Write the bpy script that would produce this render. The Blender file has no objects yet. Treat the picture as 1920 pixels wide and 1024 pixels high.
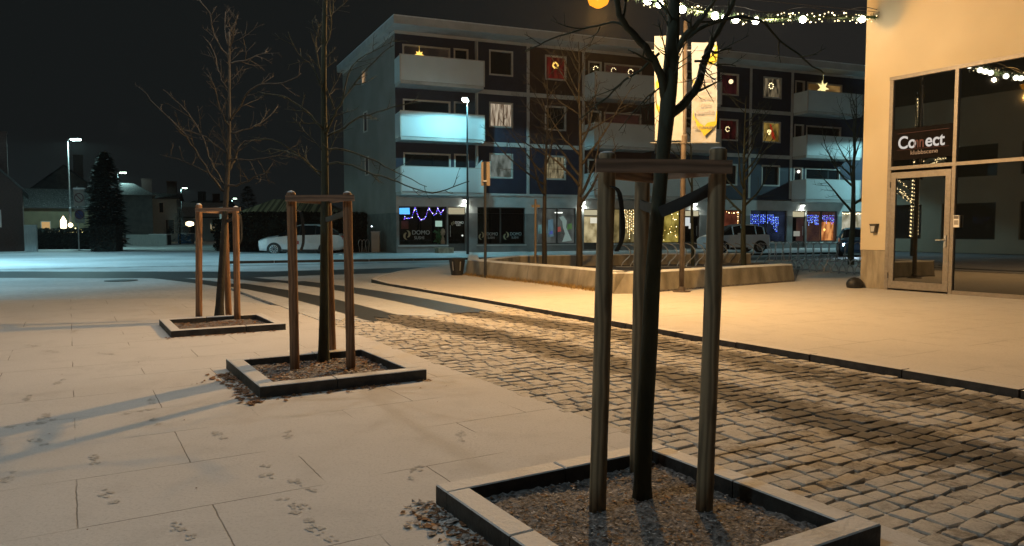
import bpy, math, random
from mathutils import Vector, Matrix
R = math.radians
scene = bpy.context.scene
COL = scene.collection
# ------------------------------------------------------------------ camera, world, exposure
H = 1.38
F = 1386.0 / 1920.0
PITCH = math.atan(82 / 1386.0)
cam_d = bpy.data.cameras.new('camera')
cam_d.sensor_width = 36.0
cam_d.lens = 36.0 * F
cam_d.clip_end = 2000
cam_d.clip_start = 0.05
cam = bpy.data.objects.new('camera', cam_d)
COL.objects.link(cam)
cam.location = (0, 0, H)
cam.rotation_euler = (R(90) - PITCH, 0, 0)
scene.camera = cam
scene.view_settings.view_transform = 'Standard'
scene.view_settings.look = 'None'
scene.view_settings.exposure = 0.0
scene.view_settings.gamma = 1.0
scene.cycles.max_bounces = 6
scene.cycles.transparent_max_bounces = 12
scene.cycles.sample_clamp_indirect = 4.0
scene.cycles.sample_clamp_direct = 0.0

world = bpy.data.worlds.new('World')
scene.world = world
world.use_nodes = True
wt = world.node_tree
wt.nodes.clear()
wo = wt.nodes.new('ShaderNodeOutputWorld')
bg = wt.nodes.new('ShaderNodeBackground')
wtc = wt.nodes.new('ShaderNodeTexCoord')
wsep = wt.nodes.new('ShaderNodeSeparateXYZ')
wramp = wt.nodes.new('ShaderNodeValToRGB')
wnoise = wt.nodes.new('ShaderNodeTexNoise')
wnoise.inputs['Scale'].default_value = 2.5
wnoise.inputs['Detail'].default_value = 4
wmul = wt.nodes.new('ShaderNodeMath'); wmul.operation = 'MULTIPLY_ADD'
wmul.inputs[1].default_value = 0.12; 
wt.links.new(wtc.outputs['Generated'], wsep.inputs[0])
wt.links.new(wtc.outputs['Generated'], wnoise.inputs['Vector'])
wt.links.new(wnoise.outputs['Fac'], wmul.inputs[0])
wt.links.new(wsep.outputs['Z'], wmul.inputs[2])
wt.links.new(wmul.outputs[0], wramp.inputs['Fac'])
e = wramp.color_ramp.elements
e[0].position = 0.0; e[0].color = (0.0078, 0.0092, 0.0096, 1)
e[1].position = 0.6; e[1].color = (0.0056, 0.0076, 0.0078, 1)
wmx = wt.nodes.new('ShaderNodeMix'); wmx.data_type = 'RGBA'
wmr = wt.nodes.new('ShaderNodeMapRange'); wmr.interpolation_type = 'SMOOTHSTEP'; wmr.inputs['From Min'].default_value = -0.25; wmr.inputs['From Max'].default_value = 0.35; wmr.inputs['To Max'].default_value = 0.75
wt.links.new(wsep.outputs['X'], wmr.inputs['Value']); wt.links.new(wmr.outputs[0], wmx.inputs[0])
wt.links.new(wramp.outputs['Color'], wmx.inputs[6]); wmx.inputs[7].default_value = (0.0165, 0.0160, 0.0150, 1)
wt.links.new(wmx.outputs[2], bg.inputs['Color'])
bg.inputs['Strength'].default_value = 1.0
wt.links.new(bg.outputs[0], wo.inputs[0])

# ------------------------------------------------------------------ frames
A = math.atan(830 / 1386.0)          # direction of the pedestrian street
DX, DY = -math.sin(A), math.cos(A)   # u axis (along the lane)
NX, NY = math.cos(A), math.sin(A)    # v axis (across the lane)
def ST(u, v, z=0.0):
    return Vector((u * DX + v * NX, u * DY + v * NY, z))
CP, SP = math.cos(PITCH), math.sin(PITCH)
def ray(x, y):
    a = (x - 960) / 1386.0; b = -(y - 512) / 1386.0
    return Vector((a, CP + b * SP, -SP + b * CP))
def at(x, y, Y):
    "point seen at photo pixel x,y that stands Y metres ahead"
    r = ray(x, y); return Vector((0, 0, H)) + r * (Y / r.y)
def gp(x, y, z=0.0):
    r = ray(x, y); return Vector((0, 0, H)) + r * ((z - H) / r.z)

# ------------------------------------------------------------------ materials
def newmat(name):
    m = bpy.data.materials.new(name); m.use_nodes = True
    nt = m.node_tree; nt.nodes.clear()
    out = nt.nodes.new('ShaderNodeOutputMaterial')
    return m, nt, out
def N(nt, typ, **kw):
    n = nt.nodes.new(typ)
    for k, v in kw.items():
        if k in n.inputs: n.inputs[k].default_value = v
        else: setattr(n, k, v)
    return n
def L(nt, a, b): nt.links.new(a, b)
def c4(c): return (c[0], c[1], c[2], 1.0)
def mat(name, c1, c2=None, rough=0.7, metal=0.0, scale=5.0, detail=5.0, bump=0.0, bscale=None, snow=0.0, stretch=None, spec=0.5, coat=0.0, lo=0.35, hi=0.65):
    "principled with noise between two colours, bump, and snow lying on upward faces"
    m, nt, out = newmat(name)
    p = N(nt, 'ShaderNodeBsdfPrincipled', Roughness=rough, Metallic=metal)
    p.inputs['Specular IOR Level'].default_value = spec
    p.inputs['Coat Weight'].default_value = coat
    L(nt, p.outputs[0], out.inputs[0])
    tc = N(nt, 'ShaderNodeTexCoord'); vec = tc.outputs['Object']
    if stretch:
        mp = N(nt, 'ShaderNodeMapping'); mp.inputs['Scale'].default_value = stretch
        L(nt, vec, mp.inputs['Vector']); vec = mp.outputs[0]
    nz = N(nt, 'ShaderNodeTexNoise', Scale=scale, Detail=detail); L(nt, vec, nz.inputs['Vector'])
    rp = N(nt, 'ShaderNodeValToRGB'); L(nt, nz.outputs['Fac'], rp.inputs['Fac'])
    rp.color_ramp.elements[0].position = lo; rp.color_ramp.elements[1].position = hi
    rp.color_ramp.elements[0].color = c4(c1); rp.color_ramp.elements[1].color = c4(c2 or c1)
    col = rp.outputs['Color']
    if snow > 0:
        g = N(nt, 'ShaderNodeNewGeometry'); s = N(nt, 'ShaderNodeSeparateXYZ'); L(nt, g.outputs['Normal'], s.inputs[0])
        n2 = N(nt, 'ShaderNodeTexNoise', Scale=14.0, Detail=6.0); L(nt, tc.outputs['Object'], n2.inputs['Vector'])
        ma = N(nt, 'ShaderNodeMath', operation='MULTIPLY_ADD'); ma.inputs[1].default_value = 0.9; L(nt, n2.outputs['Fac'], ma.inputs[0]); L(nt, s.outputs['Z'], ma.inputs[2])
        mr = N(nt, 'ShaderNodeMapRange'); mr.inputs['From Min'].default_value = 1.55 - snow * 0.6; mr.inputs['From Max'].default_value = 1.75 - snow * 0.6
        L(nt, ma.outputs[0], mr.inputs['Value'])
        mx = N(nt, 'ShaderNodeMix', data_type='RGBA'); L(nt, mr.outputs[0], mx.inputs[0]); L(nt, col, mx.inputs[6]); mx.inputs[7].default_value = (0.54, 0.53, 0.52, 1)
        col = mx.outputs[2]
    L(nt, col, p.inputs['Base Color'])
    if bump > 0:
        nb = N(nt, 'ShaderNodeTexNoise', Scale=bscale or scale * 3, Detail=6.0); L(nt, vec, nb.inputs['Vector'])
        b = N(nt, 'ShaderNodeBump', Strength=bump, Distance=0.02); L(nt, nb.outputs['Fac'], b.inputs['Height']); L(nt, b.outputs[0], p.inputs['Normal'])
    return m
def emit(name, color, strength, sample=False):
    m, nt, out = newmat(name)
    em = N(nt, 'ShaderNodeEmission', Color=c4(color), Strength=strength); L(nt, em.outputs[0], out.inputs[0])
    if not sample: m.cycles.emission_sampling = 'NONE'
    return m
def curtain(name, ca, cb, strength, sx=14.0, detail=2.0):
    "lit curtain: vertical folds, gives off the light of the lit room behind it"
    m, nt, out = newmat(name)
    tc = N(nt, 'ShaderNodeTexCoord'); mp = N(nt, 'ShaderNodeMapping'); mp.inputs['Scale'].default_value = (sx, 1, 1.2)
    L(nt, tc.outputs['Object'], mp.inputs[0]); nz = N(nt, 'ShaderNodeTexNoise', Scale=1.0, Detail=detail); L(nt, mp.outputs[0], nz.inputs['Vector'])
    rp = N(nt, 'ShaderNodeValToRGB'); rp.color_ramp.elements[0].position = .38; rp.color_ramp.elements[1].position = .62
    rp.color_ramp.elements[0].color = c4(ca); rp.color_ramp.elements[1].color = c4(cb); L(nt, nz.outputs['Fac'], rp.inputs[0])
    em = N(nt, 'ShaderNodeEmission', Strength=strength); L(nt, rp.outputs[0], em.inputs[0]); L(nt, em.outputs[0], out.inputs[0])
    m.cycles.emission_sampling = 'NONE'
    return m
def glass(name, tint=(0.02, 0.025, 0.03), refl=1.0, clear=0.0, ior=1.6):
    m, nt, out = newmat(name)
    fr = N(nt, 'ShaderNodeFresnel', IOR=ior)
    gl = N(nt, 'ShaderNodeBsdfGlossy', Roughness=0.015); gl.inputs[0].default_value = (refl, refl, refl, 1)
    if clear > 0:
        b = N(nt, 'ShaderNodeBsdfTransparent'); b.inputs[0].default_value = (clear, clear, clear, 1)
    else:
        b = N(nt, 'ShaderNodeBsdfDiffuse'); b.inputs[0].default_value = c4(tint)
    mx = N(nt, 'ShaderNodeMixShader'); L(nt, fr.outputs[0], mx.inputs[0]); L(nt, b.outputs[0], mx.inputs[1]); L(nt, gl.outputs[0], mx.inputs[2])
    L(nt, mx.outputs[0], out.inputs[0])
    return m
def wood(name, c1, c2, rough=.75, horiz=False):
    m, nt, out = newmat(name)
    p = N(nt, 'ShaderNodeBsdfPrincipled', Roughness=rough); L(nt, p.outputs[0], out.inputs[0])
    tc = N(nt, 'ShaderNodeTexCoord'); mp = N(nt, 'ShaderNodeMapping'); mp.inputs['Scale'].default_value = (.1, .1, 1) if horiz else (1, 1, .1)
    L(nt, tc.outputs['Object'], mp.inputs[0])
    w = N(nt, 'ShaderNodeTexWave', Scale=9.0, Distortion=8.0, Detail=4.0); w.inputs['Detail Scale'].default_value = 1.6; w.wave_type = 'BANDS'; w.bands_direction = 'Z' if horiz else 'X'
    L(nt, mp.outputs[0], w.inputs['Vector'])
    nz = N(nt, 'ShaderNodeTexNoise', Scale=3.0, Detail=6.0); L(nt, mp.outputs[0], nz.inputs[0])
    mpk = N(nt, 'ShaderNodeMapping'); mpk.inputs['Scale'].default_value = (9, 9, 2.2); L(nt, tc.outputs['Object'], mpk.inputs[0])
    vk = N(nt, 'ShaderNodeTexVoronoi', Scale=1.0); L(nt, mpk.outputs[0], vk.inputs['Vector'])
    kr = N(nt, 'ShaderNodeMapRange'); kr.inputs['From Min'].default_value = .07; kr.inputs['From Max'].default_value = .2; L(nt, vk.outputs['Distance'], kr.inputs['Value'])
    ad = N(nt, 'ShaderNodeMix', data_type='FLOAT'); ad.inputs[0].default_value = .45; L(nt, w.outputs['Fac'], ad.inputs[2]); L(nt, nz.outputs['Fac'], ad.inputs[3])
    kk = N(nt, 'ShaderNodeMath', operation='MULTIPLY'); L(nt, ad.outputs[0], kk.inputs[0]); L(nt, kr.outputs[0], kk.inputs[1])
    rp = N(nt, 'ShaderNodeValToRGB'); rp.color_ramp.elements[0].position = .1; rp.color_ramp.elements[1].position = .75
    rp.color_ramp.elements[0].color = c4(c1); rp.color_ramp.elements[1].color = c4(c2)
    L(nt, kk.outputs[0], rp.inputs[0]); L(nt, rp.outputs[0], p.inputs['Base Color'])
    b = N(nt, 'ShaderNodeBump', Strength=.35, Distance=.004); L(nt, kk.outputs[0], b.inputs['Height']); L(nt, b.outputs[0], p.inputs['Normal'])
    return m
SNOW = (0.60, 0.62, 0.65)

def mathn(nt, op, a, b=None, c=None, clamp=False):
    n = nt.nodes.new('ShaderNodeMath'); n.operation = op; n.use_clamp = clamp
    for i, x in enumerate((a, b, c)):
        if x is None: continue
        if isinstance(x, (int, float)): n.inputs[i].default_value = x
        else: nt.links.new(x, n.inputs[i])
    return n.outputs[0]
def smooth(nt, x, a, b):
    n = nt.nodes.new('ShaderNodeMapRange'); n.interpolation_type = 'SMOOTHSTEP'
    n.inputs['From Min'].default_value = a; n.inputs['From Max'].default_value = b
    nt.links.new(x, n.inputs['Value']); return n.outputs[0]
def mixc(nt, f, a, b):
    n = nt.nodes.new('ShaderNodeMix'); n.data_type = 'RGBA'
    if isinstance(f, (int, float)): n.inputs[0].default_value = f
    else: nt.links.new(f, n.inputs[0])
    for i, x in ((6, a), (7, b)):
        if isinstance(x, tuple): n.inputs[i].default_value = c4(x)
        else: nt.links.new(x, n.inputs[i])
    return n.outputs[2]
def noise(nt, vec, scale, detail=5.0, rough=.55):
    n = N(nt, 'ShaderNodeTexNoise', Scale=scale, Detail=detail, Roughness=rough); nt.links.new(vec, n.inputs['Vector']); return n.outputs['Fac']
def dotc(nt, vec, x, y):
    n = nt.nodes.new('ShaderNodeVectorMath'); n.operation = 'DOT_PRODUCT'; nt.links.new(vec, n.inputs[0]); n.inputs[1].default_value = (x, y, 0); return n.outputs['Value']

def paving(name, jw=.0038, visible=.5, ox=0.0, oy=0.0, tone=(0.56, 0.545, 0.53)):
    "concrete slabs under a thin even coat of snow; joints show where the snow is thin"
    m, nt, out = newmat(name)
    p = N(nt, 'ShaderNodeBsdfPrincipled', Roughness=.85); p.inputs['Specular IOR Level'].default_value = .2; L(nt, p.outputs[0], out.inputs[0])
    tc = N(nt, 'ShaderNodeTexCoord'); pos = tc.outputs['Object']
    u = dotc(nt, pos, DX, DY); v = dotc(nt, pos, NX, NY)
    cb = nt.nodes.new('ShaderNodeCombineXYZ'); L(nt, mathn(nt, 'ADD', v, ox), cb.inputs[0]); L(nt, mathn(nt, 'ADD', u, oy), cb.inputs[1])
    # slight wobble so that the joints are not ruled lines
    nv = nt.nodes.new('ShaderNodeTexNoise'); nv.inputs['Scale'].default_value = 9.0; L(nt, pos, nv.inputs['Vector'])
    vm = nt.nodes.new('ShaderNodeVectorMath'); vm.operation = 'MULTIPLY_ADD'; L(nt, nv.outputs['Color'], vm.inputs[0]); vm.inputs[1].default_value = (.012, .012, 0); L(nt, cb.outputs[0], vm.inputs[2])
    br = nt.nodes.new('ShaderNodeTexBrick'); br.offset = .5; br.squash = 1.0
    br.inputs['Scale'].default_value = 1.0; br.inputs['Brick Width'].default_value = 1.17; br.inputs['Row Height'].default_value = .78; br.inputs['Mortar Size'].default_value = jw; br.inputs['Mortar Smooth'].default_value = .3
    L(nt, vm.outputs[0], br.inputs['Vector'])
    gaps = smooth(nt, noise(nt, pos, .9, 3), .62 - visible * .3, .72 - visible * .3)
    joint = mathn(nt, 'MULTIPLY', br.outputs['Fac'], gaps)
    big = noise(nt, pos, .35, 6); fine = noise(nt, pos, 55.0, 4); mid = noise(nt, pos, 3.2, 6)
    t = tone
    col = mixc(nt, smooth(nt, big, .3, .7), tuple(x * .90 for x in t), t)
    col = mixc(nt, mathn(nt, 'MULTIPLY', smooth(nt, mid, .50, .74), .42), col, tuple(x * .74 for x in t))
    grit = noise(nt, pos, 140.0, 2); col = mixc(nt, mathn(nt, 'MULTIPLY', smooth(nt, grit, .58, .72), .35), col, tuple(x * .5 for x in t))
    scuff = noise(nt, pos, 1.1, 9, .75); col = mixc(nt, mathn(nt, 'MULTIPLY', smooth(nt, scuff, .56, .66), .30), col, tuple(x * .68 for x in t))
    col = mixc(nt, mathn(nt, 'MULTIPLY', smooth(nt, fine, .48, .74), .45), col, tuple(x * .62 for x in t))
    col = mixc(nt, mathn(nt, 'MULTIPLY', joint, .80), col, (.15, .14, .13))
    L(nt, col, p.inputs['Base Color'])
    hgt = mathn(nt, 'SUBTRACT', mathn(nt, 'ADD', mathn(nt, 'MULTIPLY', fine, .25), mathn(nt, 'MULTIPLY', mid, .6)), mathn(nt, 'MULTIPLY', joint, 1.2))
    b = N(nt, 'ShaderNodeBump', Strength=.8, Distance=.009); L(nt, hgt, b.inputs['Height']); L(nt, b.outputs[0], p.inputs['Normal'])
    return m

def road_mat():
    "asphalt under trodden snow with bare wet wheel tracks"
    m, nt, out = newmat('snowy_asphalt')
    p = N(nt, 'ShaderNodeBsdfPrincipled'); p.inputs['Specular IOR Level'].default_value = .18; L(nt, p.outputs[0], out.inputs[0])
    tc = N(nt, 'ShaderNodeTexCoord'); pos = tc.outputs['Object']
    wob = mathn(nt, 'MULTIPLY', mathn(nt, 'SUBTRACT', noise(nt, pos, .16, 2), .5), 2.6)
    # distance from the apartment facade line, measured towards the camera
    fx, fy = .368, -.930
    w = mathn(nt, 'ADD', mathn(nt, 'ADD', dotc(nt, pos, fx, fy), 40.49), wob)
    def band(x, c, h, s):
        return mathn(nt, 'SUBTRACT', 1.0, smooth(nt, mathn(nt, 'ABSOLUTE', mathn(nt, 'SUBTRACT', x, c)), h, h + s))
    sp_ = nt.nodes.new('ShaderNodeSeparateXYZ'); L(nt, pos, sp_.inputs[0])
    w2 = mathn(nt, 'SUBTRACT', mathn(nt, 'SUBTRACT', mathn(nt, 'ADD', sp_.outputs['Y'], mathn(nt, 'MULTIPLY', wob, .35)), 22.7), mathn(nt, 'MULTIPLY', mathn(nt, 'MAXIMUM', mathn(nt, 'ADD', sp_.outputs['X'], 8.0), 0.0), .62))
    tr = mathn(nt, 'MULTIPLY', band(w2, 0.5, 1.3, .8), mathn(nt, 'SUBTRACT', 1.0, mathn(nt, 'MULTIPLY', smooth(nt, sp_.outputs['X'], -8.0, -2.0), .35)))
    tr = mathn(nt, 'MAXIMUM', tr, mathn(nt, 'MULTIPLY', band(w, 9.4, .4, .8), .5))
    # tracks turning out of the lane: circles that meet the lane
    u = dotc(nt, pos, DX, DY); v = dotc(nt, pos, NX, NY)
    bend = mathn(nt, 'POWER', mathn(nt, 'MAXIMUM', mathn(nt, 'SUBTRACT', u, 12.5), 0.0), 2.0)
    vv = mathn(nt, 'ADD', v, mathn(nt, 'MULTIPLY', bend, .014))
    a = mathn(nt, 'MAXIMUM', band(vv, 4.15, .24, .22), band(vv, 5.68, .26, .22))
    a = mathn(nt, 'MULTIPLY', a, mathn(nt, 'SUBTRACT', 1.0, smooth(nt, u, 25.0, 28.0)))
    a = mathn(nt, 'MULTIPLY', a, smooth(nt, u, 9.2, 11.0))
    tr = mathn(nt, 'MAXIMUM', tr, a)
    ed = mathn(nt, 'SUBTRACT', tr, mathn(nt, 'MULTIPLY', noise(nt, pos, 2.2, 6), .45))
    tr = smooth(nt, ed, .1, .5)
    big = noise(nt, pos, .22, 6); fine = noise(nt, pos, 9.0, 8, .7)
    col = mixc(nt, smooth(nt, big, .3, .7), (.34, .355, .37), (.56, .58, .60))
    col = mixc(nt, mathn(nt, 'MULTIPLY', smooth(nt, fine, .45, .7), .45), col, (.24, .24, .25))
    col = mixc(nt, mathn(nt, 'MULTIPLY', tr, .96), col, (.028, .030, .030))
    L(nt, col, p.inputs['Base Color'])
    rr = N(nt, 'ShaderNodeMapRange'); rr.inputs['To Min'].default_value = .8; rr.inputs['To Max'].default_value = .58; L(nt, tr, rr.inputs[0]); L(nt, rr.outputs[0], p.inputs['Roughness'])
    b = N(nt, 'ShaderNodeBump', Strength=.5, Distance=.015); L(nt, fine, b.inputs['Height']); L(nt, b.outputs[0], p.inputs['Normal'])
    return m

def cobble_mat():
    m, nt, out = newmat('cobble_stone_with_snow')
    p = N(nt, 'ShaderNodeBsdfPrincipled', Roughness=.8); p.inputs['Specular IOR Level'].default_value = .3; L(nt, p.outputs[0], out.inputs[0])
    tc = N(nt, 'ShaderNodeTexCoord'); pos = tc.outputs['Object']
    v = dotc(nt, pos, NX, NY)
    v = mathn(nt, 'ADD', v, mathn(nt, 'MULTIPLY', mathn(nt, 'SUBTRACT', noise(nt, pos, .5, 2), .5), .5))
    uu = dotc(nt, pos, DX, DY); far_ = smooth(nt, uu, 7.5, 11.5); v = mathn(nt, 'ADD', v, mathn(nt, 'MULTIPLY', far_, .50))
    def band(c, h, s): return mathn(nt, 'SUBTRACT', 1.0, smooth(nt, mathn(nt, 'ABSOLUTE', mathn(nt, 'SUBTRACT', v, c)), h, h + s))
    tr = mathn(nt, 'MAXIMUM', band(4.75, .14, .34), mathn(nt, 'MULTIPLY', band(6.1, .14, .36), .9))
    fine = noise(nt, pos, 19.0, 8, .75); mid = noise(nt, pos, 3.6, 6); mic = noise(nt, pos, 95.0, 3)
    at_ = nt.nodes.new('ShaderNodeAttribute'); at_.attribute_name = 'tone'
    # snow cover: less in the wheel tracks, more near the edges of the lane
    s = mathn(nt, 'ADD', mathn(nt, 'MULTIPLY', fine, .8), mathn(nt, 'MULTIPLY', mid, .55))
    s = mathn(nt, 'ADD', s, mathn(nt, 'MULTIPLY', at_.outputs['Fac'], .10))
    s = mathn(nt, 'SUBTRACT', s, mathn(nt, 'MULTIPLY', tr, mathn(nt, 'ADD', .34, mathn(nt, 'MULTIPLY', far_, .30))))
    s = mathn(nt, 'ADD', s, mathn(nt, 'MULTIPLY', mathn(nt, 'MULTIPLY', far_, mathn(nt, 'SUBTRACT', 1.0, tr)), .14))
    g = nt.nodes.new('ShaderNodeSeparateXYZ'); L(nt, pos, g.inputs[0])
    cover = smooth(nt, s, .36, .74)
    col = mixc(nt, cover, (.13, .115, .095), (.50, .47, .425))
    col = mixc(nt, mathn(nt, 'MULTIPLY', smooth(nt, mic, .5, .75), .35), col, (.12, .11, .10))
    zz = smooth(nt, g.outputs['Z'], -.022, -.012)
    col = mixc(nt, zz, (.06, .054, .048), col)
    L(nt, col, p.inputs['Base Color'])
    b = N(nt, 'ShaderNodeBump', Strength=.8, Distance=.010); L(nt, mathn(nt, 'ADD', fine, mathn(nt, 'MULTIPLY', mic, .4)), b.inputs['Height']); L(nt, b.outputs[0], p.inputs['Normal'])
    return m

M = {}
M['paving'] = paving('snow_dusted_paving', visible=.62)
M['plaza'] = paving('snow_dusted_plaza_paving', visible=.62, ox=.3, oy=.2, tone=(.58, .555, .525))
M['road'] = road_mat()
M['cobble'] = cobble_mat()
M['kerb'] = mat('kerb_granite', (.030, .026, .022), (.060, .052, .045), .8, scale=9, bump=.4, snow=1.0)
M['rim'] = mat('planter_rim_stone', (.018, .016, .014), (.040, .036, .032), .7, scale=12, bump=.3, snow=1.15)
M['soil'] = mat('planter_soil', (.045, .036, .03), (.30, .28, .27), .95, scale=42, detail=8, bump=1.0, bscale=60, lo=.34, hi=.72)
M['post'] = wood('weathered_post_wood', (.105, .076, .042), (.29, .215, .125))
M['post_warm'] = wood('brown_post_wood', (.12, .060, .028), (.27, .145, .075))
M['bar'] = wood('stained_bar_wood', (.10, .062, .040), (.25, .155, .10), horiz=True)
M['rubber'] = mat('black_rubber', (.018, .019, .018), (.03, .032, .03), .6)
M['bark'] = mat('smooth_dark_bark', (.020, .026, .014), (.050, .056, .034), .8, scale=9, bump=.5, stretch=(1, 1, .3))
M['bark_brown'] = mat('brown_bark', (.014, .012, .008), (.036, .029, .019), .8, scale=9, bump=.5, stretch=(1, 1, .3))
M['bark_far'] = mat('grey_brown_bark', (.011, .010, .007), (.028, .023, .017), .8, scale=9, bump=.5)
M['render'] = mat('cream_render', (.45, .385, .27), (.535, .46, .325), .85, scale=.7, detail=9, lo=.25, hi=.6, bump=.15, bscale=60)
M['concrete'] = mat('stained_concrete', (.20, .17, .125), (.33, .29, .22), .85, scale=4, bump=.4, stretch=(2.2, 2.2, .45), snow=.0)
M['wallconc'] = mat('weathered_cast_concrete', (.13, .115, .085), (.33, .30, .245), .85, scale=2.1, detail=9, bump=.45, bscale=25, stretch=(1.1, 1.1, .5), snow=0.0, lo=.3, hi=.62)
M['coping'] = mat('snow_on_wall_top', (.58, .60, .62), (.66, .68, .70), .85, scale=5, bump=.3)
M['alu'] = mat('brushed_frame_metal', (.21, .19, .17), (.26, .235, .21), .5, metal=.3, scale=20)
M['alu_dark'] = mat('dark_frame_metal', (.05, .045, .042), (.065, .06, .055), .5, metal=.3)
M['steel'] = mat('galvanised_steel', (.30, .31, .32), (.40, .41, .42), .45, metal=.7, scale=8)
M['rust_steel'] = mat('brown_painted_steel', (.075, .060, .050), (.12, .095, .078), .55, metal=.1, scale=6)
M['darkmetal'] = mat('dark_painted_metal', (.008, .009, .010), (.016, .017, .019), .55)
M['glassdark'] = glass('dark_reflecting_glass', (.004, .005, .005), ior=2.0)
M['glasspane'] = glass('window_glass', (.012, .015, .018))
M['glassclear'] = glass('shop_glass', clear=.92)
M['navy'] = mat('navy_cladding', (.011, .015, .034), (.015, .020, .043), .65, scale=2)
M['burgundy'] = mat('burgundy_cladding', (.026, .011, .012), (.034, .014, .014), .65, scale=2)
M['paleconc'] = mat('pale_facade_concrete', (.37, .37, .36), (.45, .45, .44), .85, scale=1.5, bump=.2)
M['gable'] = mat('grey_gable_render', (.195, .185, .172), (.25, .238, .222), .9, scale=.6, bump=.2)
M['greybase'] = mat('dark_grey_base_render', (.10, .115, .11), (.15, .165, .16), .9, scale=2, bump=.2)
M['balcony'] = mat('pale_balcony_panel', (.50, .55, .56), (.55, .60, .61), .6, scale=.8)
M['whiteframe'] = mat('white_window_frame', (.42, .40, .37), (.48, .46, .42), .6)
M['ceramic'] = mat('white_enamel', (.7, .7, .7), (.75, .75, .75), .5)
M['brick'] = mat('dark_brown_brick', (.045, .028, .025), (.085, .052, .045), .9, scale=9, bump=.6, stretch=(1, 1, 4))
M['creamwall'] = mat('cream_board_wall', (.13, .11, .07), (.17, .145, .09), .85, scale=2)
M['greywall'] = mat('grey_board_wall', (.10, .115, .12), (.14, .155, .16), .85, scale=2)
M['bluewall'] = mat('pale_board_wall', (.27, .31, .32), (.34, .38, .39), .85, scale=2, bump=.3, stretch=(9, 9, 1))
M['roof'] = mat('dark_tile_roof', (.03, .031, .033), (.05, .05, .052), .85, scale=6, bump=.6, snow=.2)
M['roofsnow'] = mat('snowy_tile_roof', (.05, .05, .052), (.08, .08, .08), .85, scale=8, bump=.6, snow=.62)
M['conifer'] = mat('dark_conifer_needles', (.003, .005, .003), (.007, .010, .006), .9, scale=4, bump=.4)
M['coniferbark'] = mat('conifer_bark', (.03, .022, .015), (.05, .036, .026), .9)
M['snowneedle'] = mat('snowy_needles', (.12, .15, .14), (.42, .46, .45), .9, scale=5, bump=.4)
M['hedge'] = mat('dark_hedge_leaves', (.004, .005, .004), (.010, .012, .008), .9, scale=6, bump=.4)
M['snow'] = mat('fresh_snow', (.56, .59, .62), (.66, .69, .72), .9, scale=6, bump=.4)
M['leaf'] = mat('fallen_brown_leaf', (.10, .04, .018), (.26, .13, .055), .8, scale=30)
M['leafsnow'] = mat('frosted_leaf', (.20, .17, .15), (.48, .45, .43), .9, scale=40)
M['drygrass'] = mat('dry_grass', (.16, .10, .03), (.30, .20, .07), .9, scale=20)
M['garland'] = mat('spruce_garland', (.02, .045, .02), (.06, .10, .035), .85, scale=20)
M['white_car'] = mat('white_car_paint', (.48, .49, .50), (.52, .53, .54), .3, coat=.5, snow=.3)
M['blue_car'] = mat('light_blue_car_paint', (.55, .66, .80), (.58, .70, .82), .3, coat=.5, snow=.95)
M['navy_car'] = mat('blue_car_paint', (.03, .09, .18), (.035, .10, .20), .3, coat=.5)
M['carglass'] = glass('car_glass', (.01, .012, .014))
M['tyre'] = mat('tyre_rubber', (.012, .012, .012), (.02, .02, .02), .8)
M['rimm'] = mat('alloy_wheel', (.35, .36, .37), (.45, .46, .47), .35, metal=.7)
M['red'] = mat('faded_red_print', (.35, .05, .04), (.40, .07, .05), .7)
M['printwhite'] = mat('banner_fabric', (.27, .29, .33), (.31, .33, .37), .8, scale=2)
M['printyellow'] = mat('yellow_print', (.33, .28, .02), (.38, .32, .03), .8)
M['printgrey'] = mat('grey_print', (.25, .235, .22), (.30, .28, .26), .8)
M['printdark'] = mat('dark_grey_print', (.13, .12, .11), (.16, .15, .14), .8)
M['signpanel'] = mat('dark_sign_panel', (.008, .007, .007), (.011, .009, .009), .95, spec=.05)
M['signred'] = mat('dark_red_print', (.07, .022, .028), (.09, .028, .034), .7)
M['signblue'] = mat('blue_sign_face', (.03, .03, .12), (.04, .04, .15), .5)
M['plant'] = mat('green_houseplant', (.01, .10, .035), (.03, .22, .08), .7)
M['gold'] = mat('gold_decal', (.30, .25, .14), (.36, .30, .18), .6)
M['decal'] = mat('pale_decal', (.34, .36, .36), (.40, .42, .42), .6)
M['interior'] = mat('dim_shop_interior', (.05, .05, .055), (.09, .09, .09), .9, scale=1.5)
M['frost'] = mat('trodden_footprint', (.36, .345, .325), (.50, .485, .46), .9, scale=22, detail=6)
M['bulb'] = emit('warm_white_bulb', (1.0, .80, .45), 14)
M['bulbbig'] = emit('bright_white_bulb', (1.0, .93, .72), 45)
M['bulbgold'] = emit('golden_bulb', (1.0, .62, .18), 5)
M['bulbblue'] = emit('blue_bulb', (.06, .12, 1.0), 5)
M['bulbice'] = emit('ice_blue_bulb', (.25, .45, 1.0), 5)
M['bulbviolet'] = emit('violet_bulb', (.25, .10, .9), 4)
M['bulbwhite'] = emit('cold_white_bulb', (.8, .88, 1.0), 5)
M['neon'] = emit('blue_lit_sign', (.10, .45, 1.0), 1.6)
M['star'] = emit('lit_paper_star', (1.0, .60, .12), 1.7)
M['starpale'] = emit('pale_lit_paper_star', (1.0, .85, .36), 1.25)
M['sodium'] = emit('sodium_lamp_glow', (1.0, .34, .02), 1.5)
M['ledglow'] = emit('led_lamp_glow', (.70, 1.0, .95), 60)
M['ledfar'] = emit('led_lamp_glow_far', (.75, 1.0, .80), 16)
M['walllamp'] = emit('white_wall_lamp_glow', (.95, 1.0, .9), 12)
M['headlamp'] = emit('headlamp_glow', (.60, .85, 1.0), 30)
M['lanternglow'] = emit('warm_lantern_glow', (1.0, .80, .48), 5)

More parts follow.
